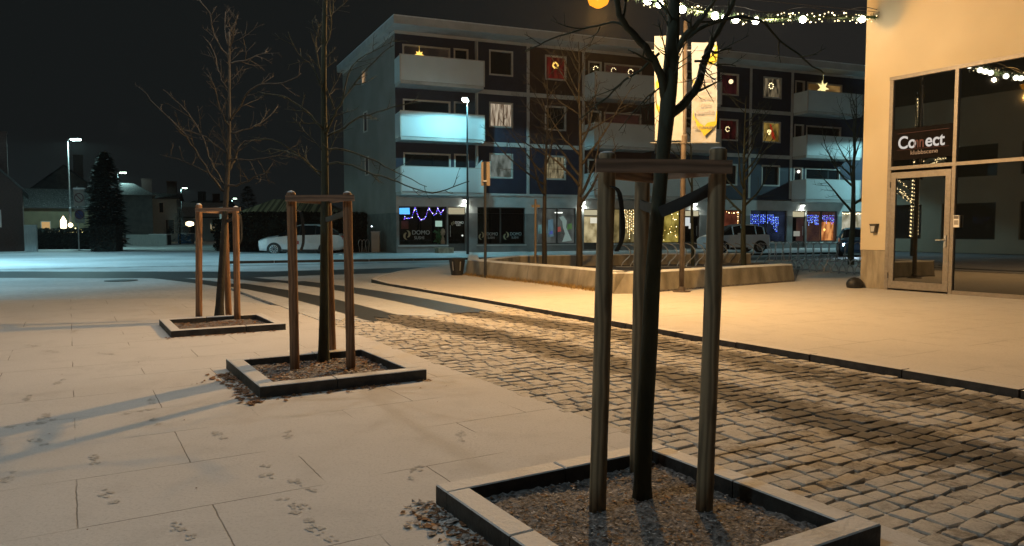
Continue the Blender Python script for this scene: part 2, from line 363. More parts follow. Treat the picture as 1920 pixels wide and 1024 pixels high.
# ------------------------------------------------------------------ mesh builder
class MB:
    def __init__(s): s.v = []; s.f = []
    def add(s, vs, fs):
        o = len(s.v); s.v += [tuple(x) for x in vs]; s.f += [tuple(i + o for i in f) for f in fs]; return s
    def box(s, x0, x1, y0, y1, z0, z1, Mx=None):
        vs = [Vector((x, y, z)) for z in (z0, z1) for y in (y0, y1) for x in (x0, x1)]
        if Mx: vs = [Mx @ q for q in vs]
        return s.add(vs, [(0, 2, 3, 1), (4, 5, 7, 6), (0, 1, 5, 4), (2, 6, 7, 3), (0, 4, 6, 2), (1, 3, 7, 5)])
    def quad(s, a, b, c, d): return s.add([a, b, c, d], [(0, 1, 2, 3)])
    def tube(s, pts, rad, n=8, cap=True):
        pts = [Vector(p) for p in pts]
        if isinstance(rad, (int, float)): rad = [rad] * len(pts)
        o = len(s.v); up = None
        for i, p in enumerate(pts):
            t = (pts[min(i + 1, len(pts) - 1)] - pts[max(i - 1, 0)])
            if t.length < 1e-9: t = Vector((0, 0, 1))
            t.normalize()
            if up is None:
                up = Vector((0, 1, 0)) if abs(t.y) < .8 else Vector((1, 0, 0))
            a = t.cross(up)
            if a.length < 1e-6: a = t.orthogonal()
            a.normalize(); b = a.cross(t).normalized(); up = b
            for k in range(n):
                an = 2 * math.pi * k / n
                s.v.append(tuple(p + (a * math.cos(an) + b * math.sin(an)) * rad[i]))
        for i in range(len(pts) - 1):
            for k in range(n):
                k2 = (k + 1) % n
                s.f.append((o + i * n + k, o + i * n + k2, o + (i + 1) * n + k2, o + (i + 1) * n + k))
        if cap:
            s.f.append(tuple(o + k for k in range(n))[::-1]); e_ = o + (len(pts) - 1) * n
            s.f.append(tuple(e_ + k for k in range(n)))
        return s
    def lathe(s, prof, n=16, c=(0, 0, 0)):
        o = len(s.v)
        for r, z in prof:
            for k in range(n):
                an = 2 * math.pi * k / n; s.v.append((c[0] + r * math.cos(an), c[1] + r * math.sin(an), c[2] + z))
        for i in range(len(prof) - 1):
            for k in range(n):
                k2 = (k + 1) % n; s.f.append((o + i * n + k, o + i * n + k2, o + (i + 1) * n + k2, o + (i + 1) * n + k))
        s.f.append(tuple(o + k for k in range(n))[::-1]); e_ = o + (len(prof) - 1) * n; s.f.append(tuple(e_ + k for k in range(n)))
        return s
    def prism(s, poly, z0, z1):
        n = len(poly); vs = [(x, y, z0) for x, y in poly] + [(x, y, z1) for x, y in poly]
        return s.add(vs, [tuple(range(n))[::-1], tuple(range(n, 2 * n))] + [(i, (i + 1) % n, n + (i + 1) % n, n + i) for i in range(n)])
    def plate(s, poly, y0, y1):
        "polygon in the x-z plane with thickness along y"
        n = len(poly); vs = [(x, y0, z) for x, z in poly] + [(x, y1, z) for x, z in poly]
        return s.add(vs, [tuple(range(n)), tuple(range(n, 2 * n))[::-1]] + [(i, n + i, n + (i + 1) % n, (i + 1) % n) for i in range(n)])
    def ball(s, c, r, n=6):
        c = Vector(c)
        vs = [c + Vector(q) * r for q in ((1, 0, 0), (-1, 0, 0), (0, 1, 0), (0, -1, 0), (0, 0, 1), (0, 0, -1))]
        if n <= 6: return s.add(vs, [(0, 2, 4), (2, 1, 4), (1, 3, 4), (3, 0, 4), (2, 0, 5), (1, 2, 5), (3, 1, 5), (0, 3, 5)])
        return s.lathe([(r * math.sin(math.pi * (i + .08) / (n + .16)), -r * math.cos(math.pi * (i + .08) / (n + .16))) for i in range(n + 1)], n * 2, c)
    def obj(s, name, m, parent=None, loc=None, rz=0, smooth=False):
        me = bpy.data.meshes.new(name); me.from_pydata(s.v, [], s.f); me.update()
        if m: me.materials.append(m if not isinstance(m, str) else M[m])
        if smooth:
            for p in me.polygons: p.use_smooth = True
        o = bpy.data.objects.new(name, me); COL.objects.link(o)
        if parent: o.parent = parent
        if loc is not None: o.location = loc
        o.rotation_euler = (0, 0, rz)
        return o
def tag(o, label=None, cat=None, group=None, kind=None):
    if label: o['label'] = label
    if cat: o['category'] = cat
    if group: o['group'] = group
    if kind: o['kind'] = kind
    return o
def thing(name, label, cat, loc=(0, 0, 0), rz=0, group=None):
    o = bpy.data.objects.new(name, None); COL.objects.link(o); o.empty_display_size = .2
    o.location = loc; o.rotation_euler = (0, 0, rz)
    return tag(o, label, cat, group)
def copy_tree(o, parent=None):
    c = o.copy(); COL.objects.link(c); c.parent = parent
    for ch in list(o.children): copy_tree(ch, c)
    return c
def text(name, s, size, m, parent, loc, extrude=.004, align='LEFT', rot=(R(90), 0, 0), sx=1.0, offset=0.0):
    cu = bpy.data.curves.new(name, 'FONT'); cu.body = s; cu.size = size; cu.extrude = extrude; cu.align_x = align; cu.offset = offset
    t = bpy.data.objects.new(name + '_tmp', cu); COL.objects.link(t)
    dg = bpy.context.evaluated_depsgraph_get(); dg.update()
    me = bpy.data.meshes.new_from_object(t.evaluated_get(dg)); bpy.data.objects.remove(t)
    me.materials.clear(); me.materials.append(M[m] if isinstance(m, str) else m)
    o = bpy.data.objects.new(name, me); COL.objects.link(o); o.parent = parent; o.location = loc; o.rotation_euler = rot; o.scale = (sx, 1, 1)
    return o
def light(kind, loc, energy, color, radius=.1, parent=None, name='lamp_light', spot=None, blend=.15, rot=(0, 0, 0)):
    l = bpy.data.lights.new(name, kind); l.energy = energy; l.color = color; l.shadow_soft_size = radius
    if kind == 'SPOT': l.spot_size = spot; l.spot_blend = blend
    o = bpy.data.objects.new(name, l); COL.objects.link(o); o.location = loc; o.rotation_euler = rot
    if parent: o.parent = parent
    return o
rng = random.Random(7)

# ------------------------------------------------------------------ ground
g = MB(); g.quad((-240, -60, -.04), (240, -60, -.04), (240, 300, -.04), (-240, 300, -.04))
tag(g.obj('road', 'road'), kind='structure')
# left pavement of slabs
def uvpoly(pts): return [tuple(ST(u, v)[:2]) for u, v in pts]
pv = MB(); pv.prism(uvpoly([(-12, 3.22), (-12, -30), (19.2, -30), (18.6, -6), (17.4, -1), (16.2, 1.6), (15.2, 2.6), (13.6, 3.22)]), -.06, 0.0)
tag(pv.obj('pavement', 'paving'), kind='structure')
# right plaza, raised on its kerb
plz = [(-12, 6.78), (17.2, 6.74), (18.6, 6.95), (19.8, 7.6), (22.0, 9.2), (25.2, 12.6), (24.4, 18), (19.5, 30), (14, 44), (-12, 44)]
pz = MB(); pz.prism(uvpoly(plz), -.08, .06)
tag(pz.obj('plaza', 'plaza'), kind='structure')
kb = MB(); u = -12.0
while u < 17.0:
    ln = min(1.0, 17.0 - u) ; j = rng.uniform(-.006, .006)
    p = uvpoly([(u + .008, 6.64 + j), (u + ln - .008, 6.64 + j + rng.uniform(-.004, .004)), (u + ln - .008, 6.775), (u + .008, 6.775)])
    kb.prism(p[::-1], -.08, .066 + rng.uniform(-.004, .004)); u += ln
cur = [(17.0, 6.64), (18.65, 6.83), (19.9, 7.48), (22.08, 9.08), (25.35, 12.55)]
inn = [(17.0, 6.77), (18.6, 6.96), (19.8, 7.61), (22.0, 9.21), (25.2, 12.61)]
for i in range(4):
    kb.prism(uvpoly([cur[i], cur[i + 1], inn[i + 1], inn[i]])[::-1], -.08, .064)
tag(kb.obj('kerb', 'kerb'), kind='structure')
# footway along the apartment house
FR = math.atan2(12.6, 31.8); P0 = Vector((-6.4, 41.0, 0))
def FB(s, off, z=0):     # facade coordinates, off = metres in front of the wall
    return Vector((P0.x + s * math.cos(FR) + off * math.sin(FR), P0.y + s * math.sin(FR) - off * math.cos(FR), z))
fw = MB(); fw.prism([tuple(FB(s, o)[:2]) for s, o in ((-9, 7.7), (60, 7.7), (60, -2), (-9, -2))], -.06, .06)
tag(fw.obj('footway', mat('snowy_footway', (.42, .44, .45), (.56, .58, .60), .85, scale=1.4, bump=.3, lo=.3, hi=.7)), kind='structure')
fk = MB()
s_ = -9.0
while s_ < 59:
    fk.prism([tuple(FB(s, o)[:2]) for s, o in ((s_ + .02, 7.84), (s_ + 1.98, 7.84), (s_ + 1.98, 7.70), (s_ + .02, 7.70))], -.08, .064); s_ += 2
tag(fk.obj('footway_kerb', 'darkmetal'), kind='structure')

# cobbled lane: individual setts in one surface
def cobbles():
    cb = MB(); tones = []
    r = random.Random(3); u = .6
    while u < 12.2:
        du = r.uniform(.108, .138); v = 3.235 - r.uniform(0, .08)
        end = 6.63
        while v < end - .03:
            dv = r.uniform(.12, .20); v1 = min(v + dv, end)
            if end - v1 < .06: v1 = end
            gpx = .0045
            cu, cv = (u + u + du) / 2, (v + v1) / 2
            h = r.uniform(-.0065, .0065); tilt = r.uniform(-.05, .05); tilt2 = r.uniform(-.045, .045); rot = r.uniform(-.09, .09)
            ring = []
            a, b = du / 2 - gpx, (v1 - v) / 2 - gpx
            for (c1_, c2_) in ((1, 1), (-1, 1), (-1, -1), (1, -1)):
                cr_ = r.uniform(.10, .26); jx, jy = r.uniform(.90, 1.05), r.uniform(.90, 1.04)
                tri = [(1, 1 - cr_), (1 - cr_ * .3, 1 - cr_ * .3), (1 - cr_, 1)]
                if c1_ * c2_ < 0: tri = tri[::-1]
                ring += [(x_ * c1_ * jx, y_ * c2_ * jy) for x_, y_ in tri]
            vs = []
            for sc, z in ((1.0, -.05), (1.0, -.010), (.93, -.0015), (.55, .0005)):
                for (pu, pv_) in ring:
                    x, y = pu * a * sc, pv_ * b * sc
                    x, y = x * math.cos(rot) - y * math.sin(rot), x * math.sin(rot) + y * math.cos(rot)
                    zz = z + (h + x * tilt + y * tilt2 if z > -.03 else 0)
                    vs.append(ST(cu + x, cv + y, zz))
            vs.append(ST(cu, cv, .001 + h))
            fs = []
            for i in range(3):
                for k in range(12):
                    k2 = (k + 1) % 12; fs.append((i * 12 + k, i * 12 + k2, (i + 1) * 12 + k2, (i + 1) * 12 + k))
            for k in range(12): fs.append((36 + k, 36 + (k + 1) % 12, 48))
            t = r.uniform(-1, 1)
            tones += [t] * len(vs)
            cb.add(vs, fs); v = v1
        u += du
    o = cb.obj('cobbled_lane', 'cobble')
    at_ = o.data.attributes.new('tone', 'FLOAT', 'POINT'); at_.data.foreach_set('value', tones)
    tag(o, kind='structure')
    base = MB(); base.prism(uvpoly([(-12, 3.225), (-12, 6.635), (18.9, 6.635), (18.9, 3.225)])[::-1], -.06, -.015)
    mj, nt, out = newmat('joint_grit_with_snow')
    p = N(nt, 'ShaderNodeBsdfPrincipled', Roughness=.95); L(nt, p.outputs[0], out.inputs[0]); tc = N(nt, 'ShaderNodeTexCoord'); pos = tc.outputs['Object']
    nn = mathn(nt, 'ADD', mathn(nt, 'MULTIPLY', noise(nt, pos, 2.2, 5), .6), mathn(nt, 'MULTIPLY', noise(nt, pos, 30, 5), .4))
    L(nt, mixc(nt, smooth(nt, nn, .42, .60), (.06, .052, .044), (.48, .45, .41)), p.inputs['Base Color'])
    o2 = base.obj('lane_bed', mj); tag(o2, kind='structure')
cobbles()
ps = MB(); pr_ = random.Random(8); edge = []
for i in range(25): edge.append((10.9 + pr_.uniform(-.35, .35) + .25 * math.sin(i * .9), 3.225 + i * (3.41 / 24)))
ps.prism([tuple(ST(a, b)[:2]) for a, b in [(19.6, 3.225)] + edge + [(19.6, 6.635)]], -.03, .007)
tag(ps.obj('packed_snow', 'road'), kind='structure')

# footprints
fp = MB()
fr_ = random.Random(11)
def shoe(x, y, ang, sc=1.0, zz=.0025):
    for (cx, a, b, n_) in ((.055, .085, .042, 13), (-.095, .042, .032, 6)):
        for j in range(n_):
            t0 = fr_.uniform(0, 6.28); q0 = fr_.random() ** .5; ox, oy = cx + a * .85 * q0 * math.cos(t0), b * .85 * q0 * math.sin(t0)
            ra, rb = fr_.uniform(.008, .022), fr_.uniform(.006, .014); ring = []
            for k in range(7):
                t = 2 * math.pi * k / 7; q = fr_.uniform(.6, 1.2)
                lx, ly = (ox + ra * math.cos(t) * q) * sc, (oy + rb * math.sin(t) * q) * sc
                ring.append((x + lx * math.cos(ang) - ly * math.sin(ang), y + lx * math.sin(ang) + ly * math.cos(ang), zz + j * .00006))
            fp.add(ring, [tuple(range(7))])
def trail(u0, v0, u1, v1, step=.66):
    a_, b_ = ST(u0, v0), ST(u1, v1); dd = b_ - a_; n_ = int(dd.length / step); ang = math.atan2(dd.y, dd.x); sd = Vector((-math.sin(ang), math.cos(ang), 0))
    for i in range(n_):
        if fr_.random() < .22: continue
        q = a_.lerp(b_, (i + fr_.uniform(-.1, .1)) / n_) + sd * (.09 if i % 2 else -.09) + sd * fr_.uniform(-.04, .04)
        shoe(q.x, q.y, ang + fr_.uniform(-.18, .18), fr_.uniform(.9, 1.08))
trail(3.6, .35, 12.5, -1.6); trail(2.6, 1.15, 7.2, .35); trail(11.5, .1, 4.2, -.45, .7); trail(3.0, 1.3, 5.2, 2.6); trail(5.3, -3.5, 6.4, 1.0); trail(14.5, -3.0, 8.6, .6)
for (px, py) in ((550, 945), (570, 975), (540, 815), (500, 885)):
    q = gp(px, py); shoe(q.x, q.y, R(-60) + fr_.uniform(-.5, .5), fr_.uniform(.85, 1.1))
tag(fp.obj('footprint_marks', 'frost'), 'faint dark footprints trodden across the snowy paving', 'footprints', kind='stuff')

# ------------------------------------------------------------------ fallen leaves
def leaf_bits(pts_fn, n, name, label, m='leaf', size=(.02, .05), parent=None, seed=1, z=.004, group=None):
    r = random.Random(seed); mb = MB()
    for i in range(n):
        x, y, z0 = pts_fn(r)
        a = r.uniform(0, 6.28); s = r.uniform(*size); w = s * r.uniform(.35, .6)
        dx, dy = math.cos(a) * s, math.sin(a) * s; ex, ey = -math.sin(a) * w, math.cos(a) * w
        k1, k2, k3 = (r.uniform(0, size[1] * .30) for _ in range(3))
        b = z0 + z
        mb.add([(x - dx, y - dy, b + k1), (x + ex * .9 - dx * .3, y + ey * .9 - dy * .3, b + .2 * k3), (x + ex + dx * .3, y + ey + dy * .3, b + k2), (x + dx, y + dy, b + k3), (x - ex + dx * .2, y - ey + dy * .2, b + .3 * k2), (x - ex * .8 - dx * .4, y - ey * .8 - dy * .4, b + k1 * .6)],
               [(0, 1, 5), (1, 2, 4, 5), (2, 3, 4)])
    o = mb.obj(name, m, parent)
    if not parent: tag(o, label, 'leaf litter', group, 'stuff')
    return o

# ------------------------------------------------------------------ trees
def lerp_path(path, t):
    n = len(path) - 1; f = min(max(t, 0), .9999) * n; i = int(f); return path[i].lerp(path[i + 1], f - i), (path[i + 1] - path[i]).normalized(), i
def smooth_path(p, sub=3):
    if len(p) < 3: return p
    out = []
    for i in range(len(p) - 1):
        p0, p1, p2, p3 = p[max(i - 1, 0)], p[i], p[i + 1], p[min(i + 2, len(p) - 1)]
        for k in range(sub):
            t = k / sub
            out.append(.5 * ((2 * p1) + (p2 - p0) * t + (2 * p0 - 5 * p1 + 4 * p2 - p3) * t * t + (3 * p1 - p0 - 3 * p2 + p3) * t ** 3))
    out.append(p[-1]); return out
def twigs(mb, path, r_at, r, count, lng, depth, sweep=.6, minr=.0016, start=.2):
    L_ = sum((path[i + 1] - path[i]).length for i in range(len(path) - 1))
    for k in range(count):
        t = start + (1 - start) * (k + r.random()) / count
        p, dr, _ = lerp_path(path, t)
        side = dr.cross(Vector((r.uniform(-1, 1), r.uniform(-1, 1), r.uniform(-1, 1)))).normalized()
        d_ = (dr * sweep + side * .8 + Vector((0, 0, .12))).normalized()
        ln = lng * r.uniform(.45, 1.1) * (1.1 - .6 * t)
        n = 4; pts = [p]; cur_ = p.copy()
        for i in range(n):
            d_ = (d_ + Vector((r.uniform(-.22, .22), r.uniform(-.22, .22), r.uniform(-.1, .2)))).normalized()
            cur_ = cur_ + d_ * ln / n; pts.append(cur_.copy())
        r0 = max(min(r_at * (1 - .6 * t), .35 * r_at + .002), minr)
        mb.tube(pts, [r0 * (1 - .75 * i / n) + minr * .4 for i in range(n + 1)], 5)
        if depth > 0: twigs(mb, pts, r0 * .8, r, max(2, count // 2), ln * .55, depth - 1, sweep, minr, .25)
def traced_tree(name, label, Y, trunk, branches, m, seed, twl=.5, twn=5, depth=1, group=None, spread=.5, minr=.0016):
    r = random.Random(seed)
    base = at(trunk[0][0], trunk[0][1], Y); base.z = 0
    root = thing(name, label, 'tree', base, 0, group)
    tp = smooth_path([at(x, y, Y) - base for x, y, w in trunk]); tp[0].z = -.02
    ws = [w for x, y, w in trunk]; rr = []
    for i in range(len(tp)):
        f = i / (len(tp) - 1) * (len(ws) - 1); k = min(int(f), len(ws) - 2); rr.append((ws[k] + (ws[k + 1] - ws[k]) * (f - k)) * Y / 1386 / 2)
    t = MB(); t.tube(tp, rr, 14); t.obj('trunk', m, root, smooth=True)
    cr = MB()
    for br in branches:
        w0, w1, dz, pts = br
        dep = dz * spread
        pp = []
        for i, (x, y) in enumerate(pts):
            yy = Y + dep * i / (len(pts) - 1) ; pp.append(at(x, y, yy) - base)
        pp = smooth_path(pp)
        for i in range(1, len(pp) - 1): pp[i] = pp[i] + Vector((r.uniform(-1, 1), r.uniform(-1, 1), r.uniform(-1, 1))) * .0011 * Y
        n = len(pp) - 1
        kf = .78 if Y > 5 else .92; rad = [(w0 + (w1 - w0) * i / n) * kf * Y / 1386 / 2 for i in range(n + 1)]
        cr.tube(pp, rad, 7)
        twigs(cr, pp, rad[n // 2], r, twn, twl, depth, minr=minr)
    # thin shoots straight off the trunk
    top = [p for p in tp if p.z > 1.9]
    if len(top) > 3: twigs(cr, top, .008, r, twn * 3, twl * 1.3, depth, minr=minr, start=.02)
    cr.obj('crown', m, root, smooth=True)
    return root
def grown_tree(name, label, loc, h, m, seed, r0=.07, group=None, fork=.35, n=12, lean=(0, 0), minr=.0025, ang=.8):
    r = random.Random(seed); root = thing(name, label, 'tree', loc, 0, group)
    pts = [Vector((0, 0, -.05))]; c = Vector((0, 0, 0))
    for i in range(9):
        c = c + Vector((lean[0] + r.uniform(-.05, .05), lean[1] + r.uniform(-.05, .05), 1)) * h / 9; pts.append(c.copy())
    t = MB(); t.tube(smooth_path(pts), [max(r0 * (1 - .93 * i / 27), .008) for i in range(28)], 10); t.obj('trunk', m, root, smooth=True)
    cr = MB()
    for k in range(n):
        f = fork + (1 - fork) * k / n; p, dr, _ = lerp_path(pts, f)
        a = r.uniform(0, 6.28) ; ln = h * .42 * (1.15 - f) * r.uniform(.8, 1.25) + .4
        d_ = Vector((math.cos(a) * ang, math.sin(a) * ang, r.uniform(.35, .9))).normalized(); pp = [p]; q = p.copy()
        for i in range(6):
            d_ = (d_ + Vector((r.uniform(-.16, .16), r.uniform(-.16, .16), r.uniform(-.02, .16)))).normalized(); q = q + d_ * ln / 6; pp.append(q.copy())
        ra = r0 * (1.05 - f) * .55 + .006
        cr.tube(smooth_path(pp, 2), [max(ra * (1 - .85 * i / 12), minr) for i in range(13)], 6)
        twigs(cr, pp, ra * .5, r, 7, ln * .42, 1, minr=minr)
    cr.obj('crown', m, root, smooth=True)
    return root

# tree supports: three posts, cross bars and a strap
def tree_support(label, posts, tops, bars, strap, mpost, rad, trunk_pt, loose=None, mbar=None):
    c = sum((Vector(p) for p in posts), Vector((0, 0, 0))) / 3; c.z = 0
    root = thing('tree_support', label, 'tree stake', c, 0, 'wooden tree supports in the planters')
    for p, t in zip(posts, tops):
        p, t = Vector(p), Vector(t); d_ = (t - p)
        mb = MB(); n = 10; pts, rr = [], []
        ln = d_.length; un = d_.normalized()
        for i in range(n + 1): pts.append(Vector((0, 0, 0)) + d_ * (i / n) * (1 - rad * .5 / ln)); rr.append(rad * (1 + .02 * math.sin(i * 2.3)))
        if mpost == 'post': pts += [d_ * (1 - rad * .12 / ln), d_]; rr += [rad * .99, rad * .90]
        else: pts += [d_ * (1 - rad * .12 / ln), d_]; rr += [rad * .82, rad * .45]
        mb.tube(pts, rr, 14); mb.obj('post', mpost, root, loc=p - c, smooth=True)
        sc_ = MB()
        if mpost == 'post': sc_.tube([d_ + un * .001, d_ + un * .006, d_ + un * .009], [rad * .84, rad * .78, rad * .5], 12)
        else: sc_.tube([d_ * (1 - rad * .10 / ln), d_ + un * .004, d_ + un * .013], [rad * .86, rad * .62, rad * .2], 12)
        sc_.obj('snow_cap', 'coping', root, loc=p - c, smooth=True)
    for a, b, w, th in bars:
        a, b = Vector(a), Vector(b); x = (b - a).normalized(); y = Vector((0, 0, 1)).cross(x).normalized(); z = x.cross(y)
        Mx = Matrix((x, y, z)).transposed().to_4x4(); ln = (b - a).length
        mb = MB(); mb.box(0, ln, -th / 2, th / 2, -w / 2, w / 2, Mx); mb.obj('cross_bar', mbar or 'bar', root, loc=a - c)
    for a, b, w in strap:
        a, b = Vector(a), Vector(b); x = (b - a).normalized(); y = Vector((0, 0, 1)).cross(x).normalized(); z = x.cross(y)
        mb = MB(); n = 10
        for sgn in (-1, 1):
            o = len(mb.v)
            for i in range(n + 1):
                t = i / n; q = a.lerp(b, t) - Vector((0, 0, .006 * math.sin(math.pi * t))) + y * (.006 * sgn + .006 * sgn * math.sin(math.pi * t))
                for zz in (-w / 2, w / 2): mb.v.append(tuple(q - c + z * zz))
            for i in range(n): mb.f.append((o + 2 * i, o + 2 * i + 2, o + 2 * i + 3, o + 2 * i + 1))
        ob = mb.obj('strap', 'rubber', root); md = ob.modifiers.new('s', 'SOLIDIFY'); md.thickness = .004
    if loose:
        q, ln = loose; q = Vector(q) - c; mb = MB()
        loop = [q + Vector((.0, -.005, 0)), q + Vector((.035, -.01, -.03)), q + Vector((.052, -.01, -.16)), q + Vector((.05, -.01, -ln * .8)), q + Vector((.025, -.008, -ln))]
        loop = smooth_path(loop)
        o = len(mb.v)
        for p_ in loop:
            mb.v.append(tuple(p_ + Vector((-.011, -.008, 0)))); mb.v.append(tuple(p_ + Vector((0.011, .008, 0))))
        for i in range(len(loop) - 1): mb.f.append((o + 2 * i, o + 2 * i + 1, o + 2 * i + 3, o + 2 * i + 2))
        ob = mb.obj('loose_strap', 'rubber', root); md = ob.modifiers.new('s', 'SOLIDIFY'); md.thickness = .004
    return root

def planter(label, uc, vc, hu, hv, w, h, gaps, seed, subdiv=26):
    "square kerb frame; uc, vc = inner centre; hu, hv = inner half sizes"
    loc = ST(uc, vc, 0); root = thing('planter', label, 'planter', loc, A, 'square planter frames set in the paving')
    mb = MB()                            # local x = across lane, y = along lane
    b = .006
    def bar(x0, x1, y0, y1):
        vs = []
        for z, i in ((0, 0), (h - b, 0), (h, b)):
            vs += [(x0 + i, y0 + i, z), (x1 - i, y0 + i, z), (x1 - i, y1 - i, z), (x0 + i, y1 - i, z)]
        mb.add(vs, [(8, 9, 10, 11)] + [(k * 4 + i, k * 4 + (i + 1) % 4, k * 4 + 4 + (i + 1) % 4, k * 4 + 4 + i) for k in (0, 1) for i in range(4)])
    for x0, x1 in gaps['n']: bar(x0, x1, hu + .002, hu + w)
    for x0, x1 in gaps['s']: bar(x0, x1, -hu - w, -hu - .002)
    bar(-hv - w, -hv, -hu - w * 0 + .001, 0 - .004); bar(-hv - w, -hv, 0.004, hu - .001)
    bar(hv, hv + w, -hu + .001, -.004); bar(hv, hv + w, .004, hu - .001)
    mb.obj('rim', 'rim', root)
    r = random.Random(seed); s = MB(); n = subdiv
    for j in range(n + 1):
        for i in range(n + 1):
            x = -hv + 2 * hv * i / n; y = -hu + 2 * hu * j / n
            s.v.append((x, y, .022 + r.uniform(-.008, .010) + .012 * math.sin(x * 7 + seed) * math.cos(y * 6)))
    for j in range(n):
        for i in range(n): q = j * (n + 1) + i; s.f.append((q, q + 1, q + n + 2, q + n + 1))
    s.obj('soil', 'soil', root, smooth=True)
    return root
# ---- nearest tree set
planter('snow-topped stone planter frame in the foreground round the nearest tree', 2.60, 2.27, .60, .60, .125, .10,
        {'n': [(-.725, -.02), (-.012, .725)], 's': [(-.725, .03), (.038, .725)]}, 1, 44)
planter('stone planter frame in the middle of the row, dry leaves heaped at its left corner', 6.93, 2.04, .62, .60, .14, .10,
        {'n': [(-.74, .1), (.108, .74)], 's': [(-.74, -.1), (-.092, .74)]}, 2)
planter('farthest of the three planter frames, low with a dark front edge', 10.98, 1.80, .60, .60, .12, .09,
        {'n': [(-.72, -.1), (-.092, .72)], 's': [(-.72, .2), (.208, .72)]}, 3)
def inplanter(uc, vc, h_, pw=1.0):
    def f(r):
        u_, v_ = uc + r.uniform(-h_, h_), vc + r.uniform(-h_, h_); q = ST(u_, v_, .03); return q.x, q.y, .028
    return f
def alongleft(uc, vc, h_, spread=.16):
    def f(r):
        u_ = uc + r.uniform(-h_, h_); v_ = vc - abs(r.gauss(0, spread)) ; q = ST(u_, v_, 0); return q.x, q.y, 0
    return f
def alongfront(uc, v0, v1, spread=.1):
    def f(r):
        q = ST(uc - abs(r.gauss(0, spread)), r.uniform(v0, v1)); return q.x, q.y, 0
    return f
leaf_bits(inplanter(2.6, 2.27, .58), 900, 'leaf_litter', 'frosted leaf litter lying on the soil of the nearest planter', 'leafsnow', (.004, .013), seed=4)
leaf_bits(inplanter(2.6, 2.27, .58), 420, 'leaf_litter', 'brown fallen leaves on the soil of the nearest planter', 'leaf', (.004, .018), seed=5)
leaf_bits(alongleft(2.55, 1.535, .75, .09), 170, 'leaf_litter', 'brown leaves drifted against the left edge of the nearest planter', 'leaf', (.015, .04), seed=6)
leaf_bits(alongleft(2.6, 1.54, .8, .10), 210, 'leaf_litter', 'frosted leaves drifted against the left edge of the nearest planter', 'leafsnow', (.015, .04), seed=7)
leaf_bits(inplanter(6.93, 2.04, .6), 420, 'leaf_litter', 'dry leaves on the soil of the middle planter', 'leaf', (.015, .04), seed=8)
leaf_bits(inplanter(6.93, 2.04, .6), 260, 'leaf_litter', 'frosted leaves on the soil of the middle planter', 'leafsnow', (.015, .035), seed=9)
leaf_bits(alongleft(6.7, 1.29, .75, .09), 170, 'leaf_litter', 'dark dry leaves heaped along the left side of the middle planter', 'leaf', (.015, .045), seed=10)
leaf_bits(alongfront(6.165, 1.3, 2.8, .06), 90, 'leaf_litter', 'dark dry leaves scattered in front of the middle planter', 'leaf', (.012, .04), seed=12)
leaf_bits(inplanter(10.98, 1.80, .58), 320, 'leaf_litter', 'dry leaves on the soil of the farthest planter', 'leaf', (.015, .04), seed=13)
leaf_bits(alongfront(10.24, 1.0, 2.4, .05), 60, 'leaf_litter', 'a few dry leaves in front of the farthest planter', 'leaf', (.012, .035), seed=14)
leaf_bits(lambda r: (lambda q: (q.x, q.y, 0))(ST(r.uniform(1.5, 13), r.uniform(-4, 3.1))), 90, 'leaf_litter', 'small leaf crumbs scattered over the snowy paving', 'leaf', (.006, .016), seed=15)

def P(x, y, Y): return at(x, y, Y)
# near support
a0 = gp(1120, 966); b0 = gp(1320, 966); m0 = gp(1194, 893)
a1 = P(1139, 288, 3.50); b1 = P(1347, 280, 3.52); m1 = P(1205, 318, 4.02)
bars = [(P(1117, 310, 3.43), P(1372, 313, 3.47), .062, .022), (P(1147, 325, 3.56), P(1225, 334, 4.03), .055, .022), (P(1358, 318, 3.60), P(1196, 331, 4.10), .055, .022)]
tree_support('greyish wooden tree support in the foreground with a diagonal black strap', [a0, b0, m0], [a1, b1, m1], bars,
             [(P(1350, 345, 3.52), P(1238, 398, 3.62), .055), (P(1200, 382, 4.0), P(1232, 392, 3.72), .045)], 'post', .041, None, (P(1146, 350, 3.455), .30))
traced_tree('bare_tree', 'nearest bare young tree, dark leaning trunk crossing the banners', 3.66,
    [(1204, 947, 43), (1205, 900, 34), (1208, 800, 33), (1217, 650, 32), (1225, 500, 29), (1233, 400, 27), (1243, 290, 26), (1250, 220, 29), (1256, 150, 30), (1262, 60, 24), (1265, -20, 20), (1272, -160, 15), (1280, -330, 7)],
    [(18, 8, -.5, [(1248, 190), (1238, 140), (1218, 100), (1190, 68), (1170, 42), (1158, 15), (1152, -40), (1140, -120)]),
     (5, 2.5, .5, [(1178, 52), (1150, 43), (1105, 53), (1050, 68), (1010, 84), (985, 96)]),
     (20, 9, .4, [(1258, 215), (1285, 192), (1309, 162), (1320, 120), (1332, 85), (1350, 50), (1372, 10), (1390, -60)]),
     (7, 3, .2, [(1318, 108), (1330, 96), (1345, 98), (1372, 90)]),
     (5, 2, .1, [(1303, 115), (1322, 116), (1342, 120), (1380, 124)]),
     (4, 1.5, 0, [(1312, 120), (1313, 138), (1303, 148), (1295, 163)]),
     (4, 1.5, 0, [(1318, 122), (1327, 137), (1340, 150)]),
     (14, 6, -.4, [(1264, 105), (1285, 68), (1310, 42), (1335, 5), (1350, -60)]),
     (9, 3, .6, [(1283, 75), (1325, 47), (1373, 34), (1415, 35), (1440, 52), (1462, 76), (1511, 114), (1545, 138)]),
     (6, 2, -.4, [(1236, 100), (1200, 132), (1160, 160), (1130, 190), (1085, 225)]),
     (4, 1.5, .2, [(1240, 165), (1225, 175), (1190, 215)]),
     (4, 1.5, .3, [(1228, 170), (1205, 190), (1160, 245)]),
     (8, 3, .3, [(1262, 40), (1240, 10), (1210, -40)]),
    ], 'bark', 21, twl=.22, twn=4, depth=1, minr=.0012)
